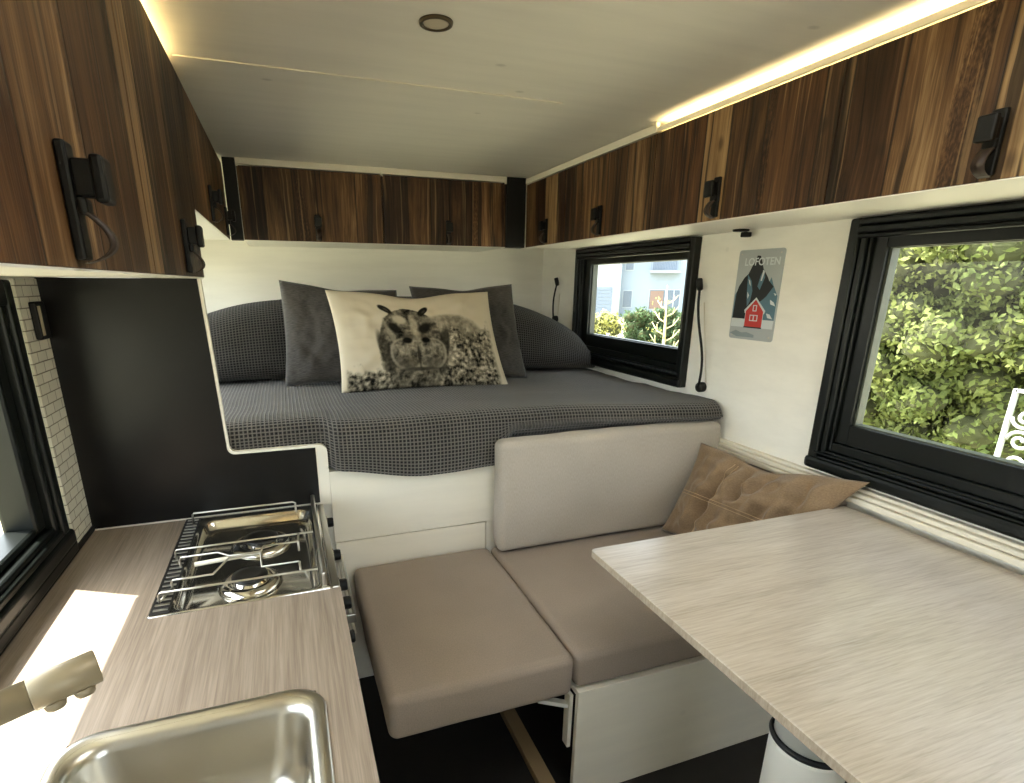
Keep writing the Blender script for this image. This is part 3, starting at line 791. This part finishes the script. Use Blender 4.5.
def hippo_print(u, v):
    """tone of the printed canvas at u (across) v (up), both 0..1"""
    nz = lambda f, s=0.: noise.fractal(Vector((u*f*1.7, v*f, s)), .9, 2., 4)
    sand = srgb(226,214,190); t = .92 - .05*max(0, u-.3)
    def ell(cx, cy, rx, ry, rot=0., soft=.15):
        x, y = u-cx, v-cy; c, s = math.cos(rot), math.sin(rot)
        x, y = (x*c+y*s)/rx, (-x*s+y*c)/ry
        d = math.sqrt(x*x+y*y); return 1-smooth(1-soft, 1+soft*.4, d)
    def lay(t, m, val): return t*(1-m)+val*m
    n1, n2 = nz(9., 1.), nz(26., 4.)
    # back of the animal
    t = lay(t, ell(.66, .48, .25, .27, -.12, .12)*.85, .52+.24*n1+.18*n2)
    # undergrowth
    gy = .46 + .12*math.sin(u*21)*.35 + .10*n1
    grass = smooth(.62, .70, u+.03*n2)*(1-smooth(gy+.06, gy+.16, v))
    strip = (1-smooth(.16, .22, v+.05*n1))*smooth(.02, .05, u)*(1-smooth(.93, .97, u))
    t = lay(t, max(grass*(1-smooth(.93, .97, u)), strip), .40+.55*n2+.35*n1)
    # head
    wv = .010*nz(14., 7.)
    kv = ((-.2,.12),(.10,.150),(.18,.190),(.30,.207),(.45,.203),(.60,.180),(.70,.150),(.77,.105),(.82,.04),(.84,-.05),(1.3,-.3))
    hw = -.3
    for (a0, b0), (a1, b1) in zip(kv[:-1], kv[1:]):
        if a0 <= v < a1: hw = b0+(b1-b0)*(v-a0)/(a1-a0)
    head = 1-smooth(hw-.012, hw+.006, abs(u-.433+wv))
    t = lay(t, head, .34+.26*n1+.26*n2)
    t = lay(t, head*smooth(.35, .7, abs(math.sin(v*34+u*30)))*smooth(.10,.19,abs(u-.43))*.5, .22)
    t = lay(t, ell(.265, .36, .036, .22, .15, .35)*.85, .17+.12*n2)
    t = lay(t, ell(.315, .50, .018, .20, .2, .4)*.6, .62)
    t = lay(t, ell(.622, .40, .040, .22, -.18, .35)*.85, .15+.1*n2)
    t = lay(t, ell(.375, .69, .042, .060, .5, .4)*.95, .80)
    t = lay(t, ell(.462, .60, .030, .18, .08, .5)*.9, .74+.12*n2)
    t = lay(t, ell(.545, .70, .05, .05, -.5, .5)*.5, .62)
    t = lay(t, ell(.335, .60, .034, .070, .35, .5)*.95, .07)
    t = lay(t, ell(.522, .60, .045, .072, -.35, .5)*.95, .07)
    t = lay(t, ell(.515, .50, .055, .05, -.3, .6)*.5, .22)
    t = lay(t, ell(.405, .49, .045, .035, .1, .5)*.7, .22)
    mz = max(ell(.380, .315, .094, .170, .12, .10), ell(.535, .315, .100, .170, -.12, .10), ell(.455, .33, .10, .13, 0, .1))
    t = lay(t, mz, .40+.24*n1+.24*n2)
    edge_ = .55*mz*(1-max(ell(.380, .32, .080, .150, .12, .12), ell(.535, .32, .086, .150, -.12, .12), ell(.455, .33, .09, .11, 0, .1)))
    t = lay(t, min(1, edge_*1.3), .66)
    t = lay(t, ell(.458, .30, .010, .13, 0, .5)*.8, .14)
    t = lay(t, ell(.398, .455, .030, .036, .5, .4), .05); t = lay(t, ell(.512, .455, .030, .036, -.5, .4), .05)
    t = lay(t, ell(.455, .165, .15, .022, 0, .6)*.8, .14)
    t = lay(t, ell(.38, .22, .075, .06, 0, .7)*.6, .22); t = lay(t, ell(.535, .22, .075, .06, 0, .7)*.6, .22)
    for ex, er in ((.303, .55), (.530, -.5)):
        t = lay(t, ell(ex, .80, .026, .062, er, .2), .10); t = lay(t, ell(ex+.004, .795, .009, .026, er, .5)*.6, .30)
    t = max(.03, min(1., t))
    return (sand[0]*t**1.7, sand[1]*t**1.7, sand[2]*t**1.75)
m = pillow_mesh([(.200,2.36,.995), (.960,2.36,.985), (.910,2.52,1.405), (.176,2.52,1.412)], .13, pin=.05, ns=250, nt_=130, wr=.008, seed=9., dip=.11)
ns_, nt2, w_, h_, vf_, P_ = m.dims
cl = m.bm.loops.layers.color['print']
cache = {}
for f in m.bm.faces:
    for lp in f.loops:
        k = (round(lp[m.uv].uv.x/w_, 4), round(lp[m.uv].uv.y/h_, 4))
        if k not in cache: cache[k] = hippo_print(*k)
        c = cache[k]; g_ = lambda x: 12.92*x if x <= .0031308 else 1.055*x**(1/2.4)-.055
        lp[cl] = (g_(c[0]), g_(c[1]), g_(c[2]), 1.)
tag(m.obj('pillow', PRINT), 'cream pillow printed with a black and white hippo, front of the bed', 'pillow')

# ------------------------------------------------------------------ seats
def cushion_mesh(x0, x1, y0, y1, z0, z1, r=.03, puff=(.0, .0, .012), wr=.003, seed=0., n=18):
    hx, hy, hz = (x1-x0)/2, (y1-y0)/2, (z1-z0)/2; C_ = Vector(((x0+x1)/2, (y0+y1)/2, (z0+z1)/2)); H = (hx, hy, hz)
    m = MB(); vd = {}
    def coords(h):
        rr = min(r, h*.98); inner = h-rr
        k = max(2, int(n*inner/max(H))); a = [-inner+2*inner*i/k for i in range(k+1)]
        e = [inner+rr*math.tan(PI/4*j/5) for j in range(1, 6)]
        return [-x for x in e[::-1]] + a + e
    cs = [coords(h) for h in H]
    def V(p):
        key = (round(p[0], 6), round(p[1], 6), round(p[2], 6))
        if key in vd: return vd[key]
        inn = Vector([max(-(H[i]-min(r, H[i]*.98)), min(H[i]-min(r, H[i]*.98), p[i])) for i in range(3)])
        d = Vector(p)-inn; rr = Vector([min(r, H[i]*.98) for i in range(3)])
        q = inn + Vector([d.normalized()[i]*rr[i] for i in range(3)]) if d.length > 1e-9 else inn
        nrm = d.normalized() if d.length > 1e-9 else Vector((0,0,1))
        u = [max(-1, min(1, q[i]/H[i])) for i in range(3)]
        for i in range(3):
            j, k = [a for a in range(3) if a != i]
            if i == 2 and q[2] < 0: continue
            q[i] += (1 if q[i] > 0 else -1)*puff[i]*(1-u[j]**2)*(1-u[k]**2)*abs(u[i])
        q += nrm*wr*noise.noise(Vector((q.x*9+seed, q.y*9, q.z*14)))
        vd[key] = m.bm.verts.new(C_+q); return vd[key]
    for ax in range(3):
        j, k = [(1, 2), (2, 0), (0, 1)][ax]
        for sgn in (-1, 1):
            ca, cb = cs[j], cs[k]
            for a in range(len(ca)-1):
                for b in range(len(cb)-1):
                    q = []
                    for (ja, kb) in ((a, b), (a+1, b), (a+1, b+1), (a, b+1)):
                        p = [0, 0, 0]; p[ax] = sgn*H[ax]; p[j] = ca[ja]; p[k] = cb[kb]; q.append(p)
                    vs = [V(p) for p in q]
                    if len(set(vs)) < 3: continue
                    if sgn < 0: vs, q = vs[::-1], q[::-1]
                    try: f = m.bm.faces.new(vs)
                    except ValueError: continue
                    f.smooth = True
                    for lp, p in zip(f.loops, q): lp[m.uv].uv = (p[j]+ax*3, p[k])
    return m
t = thing('bench', 'white plywood bench box under the right seat cushion', 'bench', (1.1, 1.43, 0))
MB().box(.660, XR-.002, 1.076, 1.092, .0005, .376, .0015).obj('front_panel', PANEL, t)
MB().box(.660, XR-.002, 1.092, 1.778, .36, .376).obj('top_board', PANEL, t)
MB().box(.66, .676, 1.70, 1.778, .0005, .36).obj('side_post', PANEL, t)
MB().box(1.2, 1.215, 1.092, 1.778, .0005, .36).obj('divider', simple('shaded_brown_inside', srgb(92,64,40), .7), t)  # shade of the open box put into the divider's brown
MB().box(.582, .628, 1.10, 1.776, .0008, .030, .002).obj('floor_batten', FLOORWOOD, t)
MB().box(.647, .659, 1.10, 1.13, .17, .351, .002).obj('leg_post', PANEL, t)
fl = MB().box(.170, .655, 1.13, 1.774, .352, .362, .001).obj('seat_flap', WHITE, t)
m = MB(); m.obox((.603, 1.118, .330), ((.90,0,-.43),(0,1,0),(.43,0,.90)), (.052, .011, .006), .001); m.obj('brace', LEGWHITE, fl)
m = MB(); m.box(.56, .575, 1.30, 1.34, .17, .35, .001); m.obj('fold_leg', BLACK, fl)
tag(cushion_mesh(.146, .649, 1.082, 1.772, .3635, .492, .024, (.004,.004,.012), .003, 1.).obj('seat_cushion', SEATFAB), 'brown-taupe seat cushion on the fold-out flap beside the cooker', 'cushion')
tag(cushion_mesh(.654, 1.545, 1.082, 1.772, .3775, .492, .023, (.003,.004,.010), .003, 4.).obj('seat_cushion', SEATFAB), 'taupe seat cushion on the white bench box', 'cushion')
tag(cushion_mesh(.655, 1.607, 1.672, 1.748, .503, .922, .027, (.003,.014,.006), .0035, 7., 24).obj('back_cushion', BACKFAB), 'pale taupe back cushion leaning upright below the mattress', 'cushion')
tag(cushion_mesh(1.572, 1.628, 1.125, 1.660, .503, .798, .022, (.008,.0,.0), .003, 9., 24).obj('side_cushion', SEATFAB), 'slim taupe cushion standing along the right wall under the ledge', 'cushion')
pc = [(1.345, 1.655, .505), (1.37, 1.19, .505), (1.578, 1.048, .888), (1.495, 1.664, .850)]
m = pillow_mesh(pc, .15, pin=.08, wr=.016, seed=12., dip=.14, ns=110, nt_=70, power=.6, creases=((-.40,-1,-.28,.85,.036,.075),(-.10,1,.04,.15,.030,.06),(.24,1,.16,.40,.024,.06),(.56,1,.82,-.1,.036,.07),(.34,-.3,.6,.4,.014,.09)))
P = m.dims[5]
bc = thing('throw_cushion', 'brown canvas throw cushion propped behind the table', 'cushion', (1.4, 1.33, .503))
m.obj('cover', BROWN, bc)
m = MB()
for c0 in (-.34, -.30):
    m.tube([P(c0, -1+2*k/40, 1)+Vector((-.0026, .0004, .0014)) for k in range(3, 38)], .0011, 5)
for c0 in (-.10, -.04):
    m.tube([P(-1+2*k/60, c0, 1)+Vector((-.0026, .0004, .0014)) for k in range(3, 58)], .0011, 5)
m.obj('stitching', STITCH, bc)

# ------------------------------------------------------------------ table
t = thing('table', 'pale oak dinette table on a white column', 'table', (1.14, .62, 0))
m = MB(); m.loft([rrect(.686+i, 1.583-i, .02+i, 1.110-i, .012, z, 4) for i, z in ((.0015, .7702), (0, .7715), (0, .7885), (.0015, .79))], smooth=False)
for f in m.bm.faces: f.material_index = 0 if abs(f.normal.z) > .9 and f.calc_center_median().z > .78 else 1
m.bm.normal_update()
for f in m.bm.faces: f.material_index = 0 if abs(f.normal.z) > .6 else 1
m.obj('tabletop', [TABLE, PLYEDGE], t)
lx, ly = .905, .605
lg = MB().lathe((lx, ly, 0), [(.12, .0008), (.12, .008), (.075, .012), (.07, .03), (.070, .565), (.069, .575)], 48).obj('column', LEGWHITE, t)
MB().lathe((lx, ly, 0), [(.064, .5755), (.064, .765), (.11, .767), (.11, .7698)], 48).obj('inner_column', LEGWHITE, t)
MB().lathe((lx, ly, 0), [(.0655, .576), (.0715, .577), (.073, .582), (.0715, .587), (.0655, .588)], 48, cap0=False, cap1=False).obj('gasket_ring', RUBBER, t)

# ------------------------------------------------------------------ wall things
def poster():
    t = thing('poster', 'metal travel poster of a red cabin under black mountains on the right wall', 'poster', (XR, 1.63, 1.24))
    y0, y1, z0, z1 = 1.527, 1.733, 1.246, 1.563
    W_, H_ = y1-y0, z1-z0
    def Q(u, v): return (y1-u*W_, z0+v*H_)
    m = MB()
    mats = [simple('poster_sky', srgb(176,182,184), .35), simple('poster_black', srgb(14,18,22), .4), simple('poster_blue', srgb(86,120,136), .4),
            simple('poster_snow', srgb(214,220,222), .4), simple('poster_red', srgb(196,52,48), .4), simple('poster_grey', srgb(140,152,156), .4)]
    pts = [(y, z) for y, z, _ in rrect(y0, y1, z0, z1, .010, 0, 5)]
    m.prism(pts, 'x', XR-.004, XR-.0002, 0)
    lvl = [XR-.0042]
    def poly(ps, mat):
        lvl[0] -= .00012
        m.prism([Q(*p) for p in ps], 'x', lvl[0], lvl[0]+.0001, mat)
    poly([(.02,.235), (.98,.235), (.98,.50), (.86,.62), (.80,.70), (.70,.55), (.40,.55), (.30,.75), (.2,.70), (.02,.5)], 2)
    poly([(.03,.235), (.05,.52), (.09,.60), (.20,.70), (.27,.73), (.36,.845), (.43,.935), (.50,.93), (.56,.85), (.60,.79), (.72,.70), (.76,.66), (.87,.60), (.74,.49), (.60,.42), (.50,.235)], 1)
    poly([(.27,.73), (.37,.66), (.42,.55), (.40,.44), (.34,.37), (.30,.50)], 2)
    poly([(.62,.78), (.56,.72), (.52,.60), (.58,.56), (.66,.70)], 2)
    poly([(.60,.78), (.64,.76), (.60,.66), (.57,.66)], 3); poly([(.31,.54), (.36,.50), (.33,.46)], 3); poly([(.30,.68), (.34,.66), (.37,.60), (.33,.63)], 3)
    poly([(.84,.46), (.93,.43), (.97,.39), (.86,.41)], 3); poly([(.80,.31), (.88,.30), (.95,.25), (.84,.26)], 3); poly([(.90,.53), (.96,.52), (.94,.50)], 3)
    poly([(.02,.235), (.98,.235), (.98,.14), (.02,.14)], 3)
    poly([(.02,.06), (.16,.10), (.30,.075), (.42,.085), (.60,.06), (.60,.03), (.2,.025)], 5)
    poly([(.30,.335), (.54,.48), (.78,.335), (.76,.30), (.745,.30), (.745,.145), (.335,.145), (.335,.30), (.32,.30)], 3)
    poly([(.345,.325), (.54,.455), (.735,.325), (.735,.15), (.345,.15)], 4)
    poly([(.335,.15), (.745,.15), (.745,.135), (.335,.135)], 1)
    poly([(.495,.395), (.585,.395), (.585,.325), (.495,.325)], 3); poly([(.515,.385), (.565,.385), (.565,.335), (.515,.335)], 4)
    poly([(.445,.285), (.63,.285), (.63,.215), (.445,.215)], 3); poly([(.465,.275), (.525,.275), (.525,.225), (.465,.225)], 4); poly([(.55,.275), (.61,.275), (.61,.225), (.55,.225)], 4)
    m.obj('plate', mats, t)
    m = MB()
    m.bm.free()
    for u, v in ((.07,.955), (.93,.955), (.07,.045), (.93,.045)):
        y, z = Q(u, v); MB().cyl((XR-.0055, y, z), (XR-.004, y, z), .0032, .0032, 12).obj('screw', STEEL, t)
    cu = bpy.data.curves.new('lettering', 'FONT'); cu.body = 'LOFOTEN'; cu.size = .036; cu.align_x = 'CENTER'; cu.extrude = .0002; cu.offset = .0006
    o = bpy.data.objects.new('tmp_text', cu); COL.objects.link(o)
    bpy.context.view_layer.update()
    me = bpy.data.meshes.new_from_object(o.evaluated_get(bpy.context.evaluated_depsgraph_get()))
    bpy.data.objects.remove(o)
    c = Q(.56, .83)
    me.transform(Matrix(((0,0,-1,XR-.0072), (-1,0,0,c[0]), (0,1,0,c[1]), (0,0,0,1))))
    me.materials.clear(); me.materials.append(mats[3])
    o = bpy.data.objects.new('lettering', me); COL.objects.link(o); attach(o, t)
    cu = bpy.data.curves.new('smalltext', 'FONT')
poster()

def reading_lamp(base, head, bend, label, bow=.012):
    b, h = Vector(base), Vector(head)
    t = thing('reading_lamp', label, 'lamp', b, 'flexible black reading lamps beside the bed window')
    X = ((0,1,0),(0,0,1),(-1,0,0))
    MB().lathe(b, [(.020, .0005), (.021, .004), (.021, .022), (.018, .027), (.006, .028)], 28, ax=X).obj('mount', BLACK, t)
    p0 = b+Vector((-.026, 0, .004)); pts = []
    for k in range(15):
        s = k/14
        p = p0.lerp(h, s) + Vector((-bow*math.sin(PI*s), bend*math.sin(PI*s)*1.0 + bend*.6*math.sin(2*PI*s), 0)); pts.append(p)
    MB().tube(pts, .0052, 10).obj('gooseneck', BLACK, t)
    MB().tube([b+Vector((-.004, -.016, .02)), Vector((XR-.004, h.y-.012, h.z-.06))], .0018, 6).obj('cable', TRIMW, t)
    m = MB(); d = Vector((-.25, .0, .97)).normalized()
    m.lathe(h, [(.006, -.014), (.011, -.010), (.0125, .004), (.0125, .03), (.010, .034)], 24, ax=((0,1,0), tuple(d.cross(Vector((0,1,0)))), tuple(d)))
    m.obj('lamp_head', BLACK, t)
reading_lamp((XR, 1.842, 1.032), (1.606, 1.905, 1.432), -.022, 'black gooseneck reading lamp between bed window and poster')
reading_lamp((XR, 3.215, 1.23), (1.61, 3.195, 1.445), .0, 'black gooseneck reading lamp in the far corner behind the bolster')
m = MB(); m.lathe((1.575, 1.688, 1.6306), [(.028, 0), (.028, -.005), (.024, -.007), (.001, -.0072)], 28)
t = thing('cabinet_hook', 'small black catch under the right cabinet above the poster', 'catch', (1.58, 1.688, 1.63))
m.obj('plate', BLACK, t); MB().box(1.585, 1.612, 1.672, 1.700, 1.606, 1.6225, .003).obj('catch_block', BLACK, t)

# ------------------------------------------------------------------ outdoors
GZ = -.95
struct(MB().box(-40, 60, -40, 70, GZ-.2, GZ).obj('ground', simple('ground_outside', srgb(150,146,120), .9, nscale=1.2, namp=.25)), 'ground outside the camper', 'ground')
LEAF1 = leafmat('sunny_leaf', srgb(84,98,50), srgb(134,142,84), 1.3)
LEAF2 = leafmat('hedge_leaf', srgb(58,80,52), srgb(96,118,82), 2.)
LEAF3 = leafmat('lime_leaf', srgb(140,142,72), srgb(186,184,120), 2.)
SHADECORE = simple('shaded_foliage_core', srgb(66,70,40), .95, nscale=14, namp=.5)  # shade inside the foliage put into the colour of a solid core
BARK = simple('bark', srgb(110,92,70), .9, nscale=8, namp=.3, bstr=.4)
PALEBARK = simple('pale_bark', srgb(206,194,150), .8, nscale=8, namp=.15)
def leaves(m, c, R, n, size, rnd, flat=1., core=.62):
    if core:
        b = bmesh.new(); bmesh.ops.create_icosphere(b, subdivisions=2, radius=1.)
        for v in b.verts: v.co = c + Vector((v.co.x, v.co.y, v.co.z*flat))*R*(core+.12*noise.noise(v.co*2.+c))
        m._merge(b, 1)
    for _ in range(n):
        z = rnd.uniform(-1, 1); a = rnd.uniform(0, 2*PI); q = math.sqrt(1-z*z)
        d = Vector((q*math.cos(a), q*math.sin(a), z*flat))
        p = c + d*R*(.84+.22*noise.noise(d*2.2+c*3.)+rnd.uniform(-.28, .16))
        nn = (d + Vector((rnd.uniform(-.9,.9), rnd.uniform(-.9,.9), rnd.uniform(-.9,.9)))).normalized()
        u = nn.orthogonal().normalized(); v = nn.cross(u); th = rnd.uniform(0, PI)
        u, v = u*math.cos(th)+v*math.sin(th), v*math.cos(th)-u*math.sin(th)
        s = size*rnd.uniform(.6, 1.3)
        vs = [m.bm.verts.new(p+u*s*.55*x+v*s*y) for x, y in ((0,-1), (1,.1), (0,1.1), (-1,.1))]
        m.bm.faces.new(vs)
def tree(loc, h, rad, label, seed, ncl=70, per=230, mat=None, size=.05, zlow=.12):
    rnd = random.Random(seed); x, y = loc
    t = thing('tree', label, 'tree', (x, y, GZ), 'leafy trees outside the table window')
    m = MB(); m.tube([(x, y, GZ), (x+.05, y, GZ+h*.3), (x-.05, y+.05, GZ+h*.6), (x, y, GZ+h*.9)], [.16, .13, .09, .03], 10)
    m.obj('trunk', BARK, t)
    m = MB()
    for k_ in range(ncl):
        z = -1+2*(k_+.5)/ncl; a = k_*2.39996+rnd.uniform(-.3,.3); q = math.sqrt(max(.04, 1-z*z))
        rr = rnd.uniform(.74, 1.04)
        c = Vector((x+rad*q*rr*math.cos(a), y+rad*q*rr*math.sin(a), GZ+h*(.5+zlow/2)+h*(.5-zlow/2)*z))
        leaves(m, c, rnd.uniform(.17, .31)*rad/1.6, per, size, rnd, .75)
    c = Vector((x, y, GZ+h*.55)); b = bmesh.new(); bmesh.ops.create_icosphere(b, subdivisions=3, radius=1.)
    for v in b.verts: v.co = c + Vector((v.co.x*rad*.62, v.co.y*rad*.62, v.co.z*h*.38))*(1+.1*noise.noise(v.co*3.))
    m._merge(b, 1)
    m.obj('crown', [mat or LEAF1, SHADECORE], t, fix=False)
tree((6.4, 3.35), 5.6, 1.65, 'tall bushy tree with sunny yellow-green leaves, centre of the table window', 1, 760, 290, None, .030, .08)
tree((8.4, 6.3), 5.6, 1.3, 'tall bushy tree with sunny leaves at the far edge of the table window', 2, 380, 170, None, .040, .08)
tree((7.4, .0), 6.0, 1.6, 'tall bushy tree with sunny leaves toward the entrance end outside', 3, 380, 150, None, .042, .08)
tree((11.6, 4.6), 7.4, 2.1, 'big tree standing behind the sunny bushy trees', 4, 240, 110, leafmat('mid_leaf', srgb(66,80,40), srgb(106,118,64), 1.2), .06, .08)
# white ornamental metal trellis
def trellis():
    x, y, z1 = 4.0, 1.79, .87
    t = thing('trellis', 'white scrolled metal trellis standing outside the table window', 'trellis', (x, y, GZ))
    IRON = simple('white_iron', srgb(164,168,164), .5)
    a, b = y+.16, y-.16
    fr = MB()
    for yy in (a, b): fr.box(x-.012, x+.012, yy-.012, yy+.012, GZ, z1, .002)
    fr.box(x-.012, x+.012, b, a, z1-.02, z1, .002); fr.box(x-.012, x+.012, b, a, GZ+.2, GZ+.22, .002)
    fr.obj('frame', IRON, t)
    zz = GZ+.24; kk = 0
    while zz + .12 < z1:
        for s_ in (-1, 1):
            m = MB(); pts = []
            for k in range(26):
                th = k/25*PI*3.0; r = .068*(1-k/25*.82)
                pts.append((x, y+s_*.075+s_*r*math.cos(th), zz+.065+r*.95*math.sin(th)*(1 if kk % 2 else -1)))
            m.tube(pts, .0105, 6); m.obj('scroll', IRON, t)
        zz += .135; kk += 1
trellis()
# house across the garden
def house():
    D = 45.; n = Vector((.568, .823, 0)); tv = Vector((.823, -.568, 0)); O_ = n*D
    t = thing('house', 'pale blue-white house with a railed balcony beyond the hedge', 'house', (O_.x, O_.y, GZ))
    HW = simple('pale_render', srgb(132,144,158), .9, nscale=.3, namp=.04); HS = simple('white_render', srgb(158,164,168), .9); HCL = simple('grey_cladding', srgb(104,116,132), .8)
    HG = simple('house_glass', srgb(92,104,120), .2); HF = simple('house_frame', srgb(150,160,168), .6); HD = simple('brown_curtain', srgb(120,100,92), .8)
    def bx(m, s0, s1, d0, d1, z0, z1, mat=0):
        c = O_ + tv*((s0+s1)/2) + n*((d0+d1)/2) + Vector((0,0,(z0+z1)/2))
        return m.obox(c, (tv, n, Vector((0,0,1))), ((s1-s0)/2, abs(d1-d0)/2, (z1-z0)/2), 0, mat)
    m = MB(); bx(m, -1.5, 16, 0, 9, GZ, 9.2); m.obj('main_wall', HW, t)
    m = MB(); bx(m, -14, -1.52, -.8, 8, GZ, 9.0); m.obj('side_wall', HS, t)
    m = MB()
    for k in range(9): bx(m, -9, -1.9, -.85, -.8, -1.0+k*.255, -1.0+k*.255+.225)
    m.obj('cladding', HCL, t)
    m = MB(); m.tube([O_+tv*-1.40-n*.9+Vector((0,0,z)) for z in (GZ, 2., 8.)], .10, 8); m.obj('drainpipe', HF, t)
    for (s0, s1, z0, z1, dark) in ((-1.10, -.47, -.2, .98, 0), (.83, 2.98, -.3, 1.06, 1), (-1.05, -.5, 2.5, 3.9, 0)):
        m = MB(); bx(m, s0-.06, s1+.06, -.05, .02, z0-.06, z1+.06); f_ = m.obj('window', HF, t)
        m = MB(); bx(m, s0, s1, -.07, -.05, z0, z1); m.obj('glazing', HG, f_)
        if dark:
            m = MB(); bx(m, s0+.05, s0+1.0, -.09, -.07, z0, z1-.05); m.obj('curtain', HD, f_)
            for sm in (1.1, 1.7):
                m = MB(); bx(m, s0+sm, s0+sm+.08, -.09, -.07, z0, z1); m.obj('mullion', HF, f_)
    m = MB(); bx(m, .70, 2.85, -1.0, 0, 2.28, 2.45); b_ = m.obj('balcony', HW, t)
    m = MB()
    for k in range(19): bx(m, .75+k*.11, .785+k*.11, -1.0, -.96, 2.45, 3.4)
    bx(m, .72, 2.83, -1.02, -.95, 3.4, 3.46); m.obj('railing', HCL, b_)
    m = MB(); bx(m, .9, 2.6, -.06, .0, 2.5, 4.4); m.obj('balcony_door', HG, t)
house()
def bushy(name, label, cat, cs, size, mat, seed, per):
    rnd = random.Random(seed); c0 = Vector(cs[0][0])
    m = MB()
    for c, R in cs: leaves(m, Vector(c), R, per, size, rnd, .95)
    return tag(m.obj(name, [mat, SHADECORE], fix=False), label, cat)
rnd = random.Random(11); n = Vector((.568, .823, 0)); tv = Vector((.823, -.568, 0))
cs = []
for i in range(31):
    for j in range(9):
        p = n*(13.+rnd.uniform(-.3, .3)) + tv*(-.14+i*.135+rnd.uniform(-.05, .05))
        cs.append(((p.x, p.y, GZ+.15+j*.197+rnd.uniform(-.04, .05)), .19))
bushy('hedge', 'dense green clipped hedge in front of the pale house', 'hedge', cs, .034, LEAF2, 12, 130)
cs = []
for i in range(14):
    for j in range(8):
        p = n*(11.+rnd.uniform(-.3, .3)) + tv*(-2.2+i*.138+rnd.uniform(-.06, .06))
        cs.append(((p.x, p.y, GZ+.15+j*.232+rnd.uniform(-.08, .10)), rnd.uniform(.15, .22)))
bushy('shrub', 'lime yellow shrub left of the hedge outside the bed window', 'shrub', cs, .03, LEAF3, 13, 150)
def sapling():
    rnd = random.Random(3); b = n*9.6 + tv*.47
    t = thing('sapling', 'bare pale-branched sapling in front of the hedge', 'tree', (b.x, b.y, GZ))
    m = MB(); m.tube([(b.x, b.y, GZ), (b.x, b.y, .5), (b.x-.01, b.y, .95), (b.x-.04, b.y, 1.43)], [.04, .026, .017, .006], 8); m.obj('stem', PALEBARK, t)
    for k in range(16):
        z = -.35+k*.10; s_ = 1 if k % 2 else -1; l = .40*(1-k/26)
        q = [Vector((b.x, b.y, z)), Vector((b.x, b.y, z))+tv*s_*l*.5+Vector((0,0,l*.28)), Vector((b.x, b.y, z))+tv*s_*l*.85+n*rnd.uniform(-.2,.2)+Vector((0,0,l*.8))]
        m = MB(); m.tube(q, [.013, .010, .005], 6)
        e2 = q[1]+tv*s_*l*.05+Vector((0,0,l*.45)); m.tube([q[1], e2], [.008, .004], 6)
        m.obj('branch', PALEBARK, t)
    m = MB()
    for k in range(40):
        leaves(m, Vector((b.x, b.y, 0))+tv*rnd.uniform(-.28, .28)+n*rnd.uniform(-.15, .15)+Vector((0,0,rnd.uniform(-.5, 1.3))), .03, 5, .016, rnd, 1., 0)
    m.obj('buds', LEAF3, t, fix=False)['kind'] = 'stuff'
sapling()

# ------------------------------------------------------------------ light
w = bpy.data.worlds.new('World'); S.world = w; w.use_nodes = True
nt = w.node_tree; nt.nodes.clear()
out = nt.nodes.new('ShaderNodeOutputWorld'); bg = nt.nodes.new('ShaderNodeBackground'); sky = nt.nodes.new('ShaderNodeTexSky')
sky.sky_type = 'NISHITA'; sky.sun_disc = False; sky.sun_elevation = math.radians(62); sky.sun_rotation = math.radians(-62); sky.air_density = 1.; sky.dust_density = 2.
hs = nt.nodes.new('ShaderNodeHueSaturation'); hs.inputs['Saturation'].default_value = .4; L(nt, sky.outputs[0], hs.inputs['Color'])
L(nt, mix(nt, 1., hs.outputs[0], (.99, 1., .95), 'MULTIPLY'), bg.inputs[0]); L(nt, bg.outputs[0], out.inputs[0]); bg.inputs[1].default_value = .38
sun = bpy.data.lights.new('sun', 'SUN'); sun.energy = 7.0; sun.angle = .009; sun.color = (1., .95, .86)
so = bpy.data.objects.new('sun', sun); COL.objects.link(so)
so.rotation_euler = Vector((.274, -.147, -.62)).to_track_quat('-Z', 'Y').to_euler()

# ------------------------------------------------------------------ camera
f_, yaw, pit, rol, px, py = 548.775, .343748, .301938, -.005185, 485.06, 454.83
ca, sa, cb, sb, cc, sc_ = math.cos(yaw), math.sin(yaw), math.cos(pit), math.sin(pit), math.cos(rol), math.sin(rol)
fw = Vector((sa*cb, ca*cb, -sb)); rg = Vector((ca, -sa, 0)); dn = fw.cross(rg)
X_ = rg*cc+dn*sc_; D_ = rg*-sc_+dn*cc
cam = bpy.data.cameras.new('camera'); co = bpy.data.objects.new('camera', cam); COL.objects.link(co)
co.matrix_world = Matrix(((X_.x, -D_.x, -fw.x, 0), (X_.y, -D_.y, -fw.y, 0), (X_.z, -D_.z, -fw.z, 1.44), (0,0,0,1)))
cam.sensor_fit = 'HORIZONTAL'; cam.sensor_width = 36.; cam.lens = f_*36/1024
cam.shift_x = (512-px)/1024; cam.shift_y = (py-391.5)/1024
cam.clip_start = .02; cam.clip_end = 300
S.camera = co
S.view_settings.view_transform = 'Standard'; S.view_settings.look = 'None'; S.view_settings.gamma = 1.; S.view_settings.use_curve_mapping = False
S.view_settings.exposure = 2.05
S.cycles.use_denoising = True
S.cycles.max_bounces = 12; S.cycles.diffuse_bounces = 6; S.cycles.transparent_max_bounces = 12; S.cycles.sample_clamp_indirect = 6.
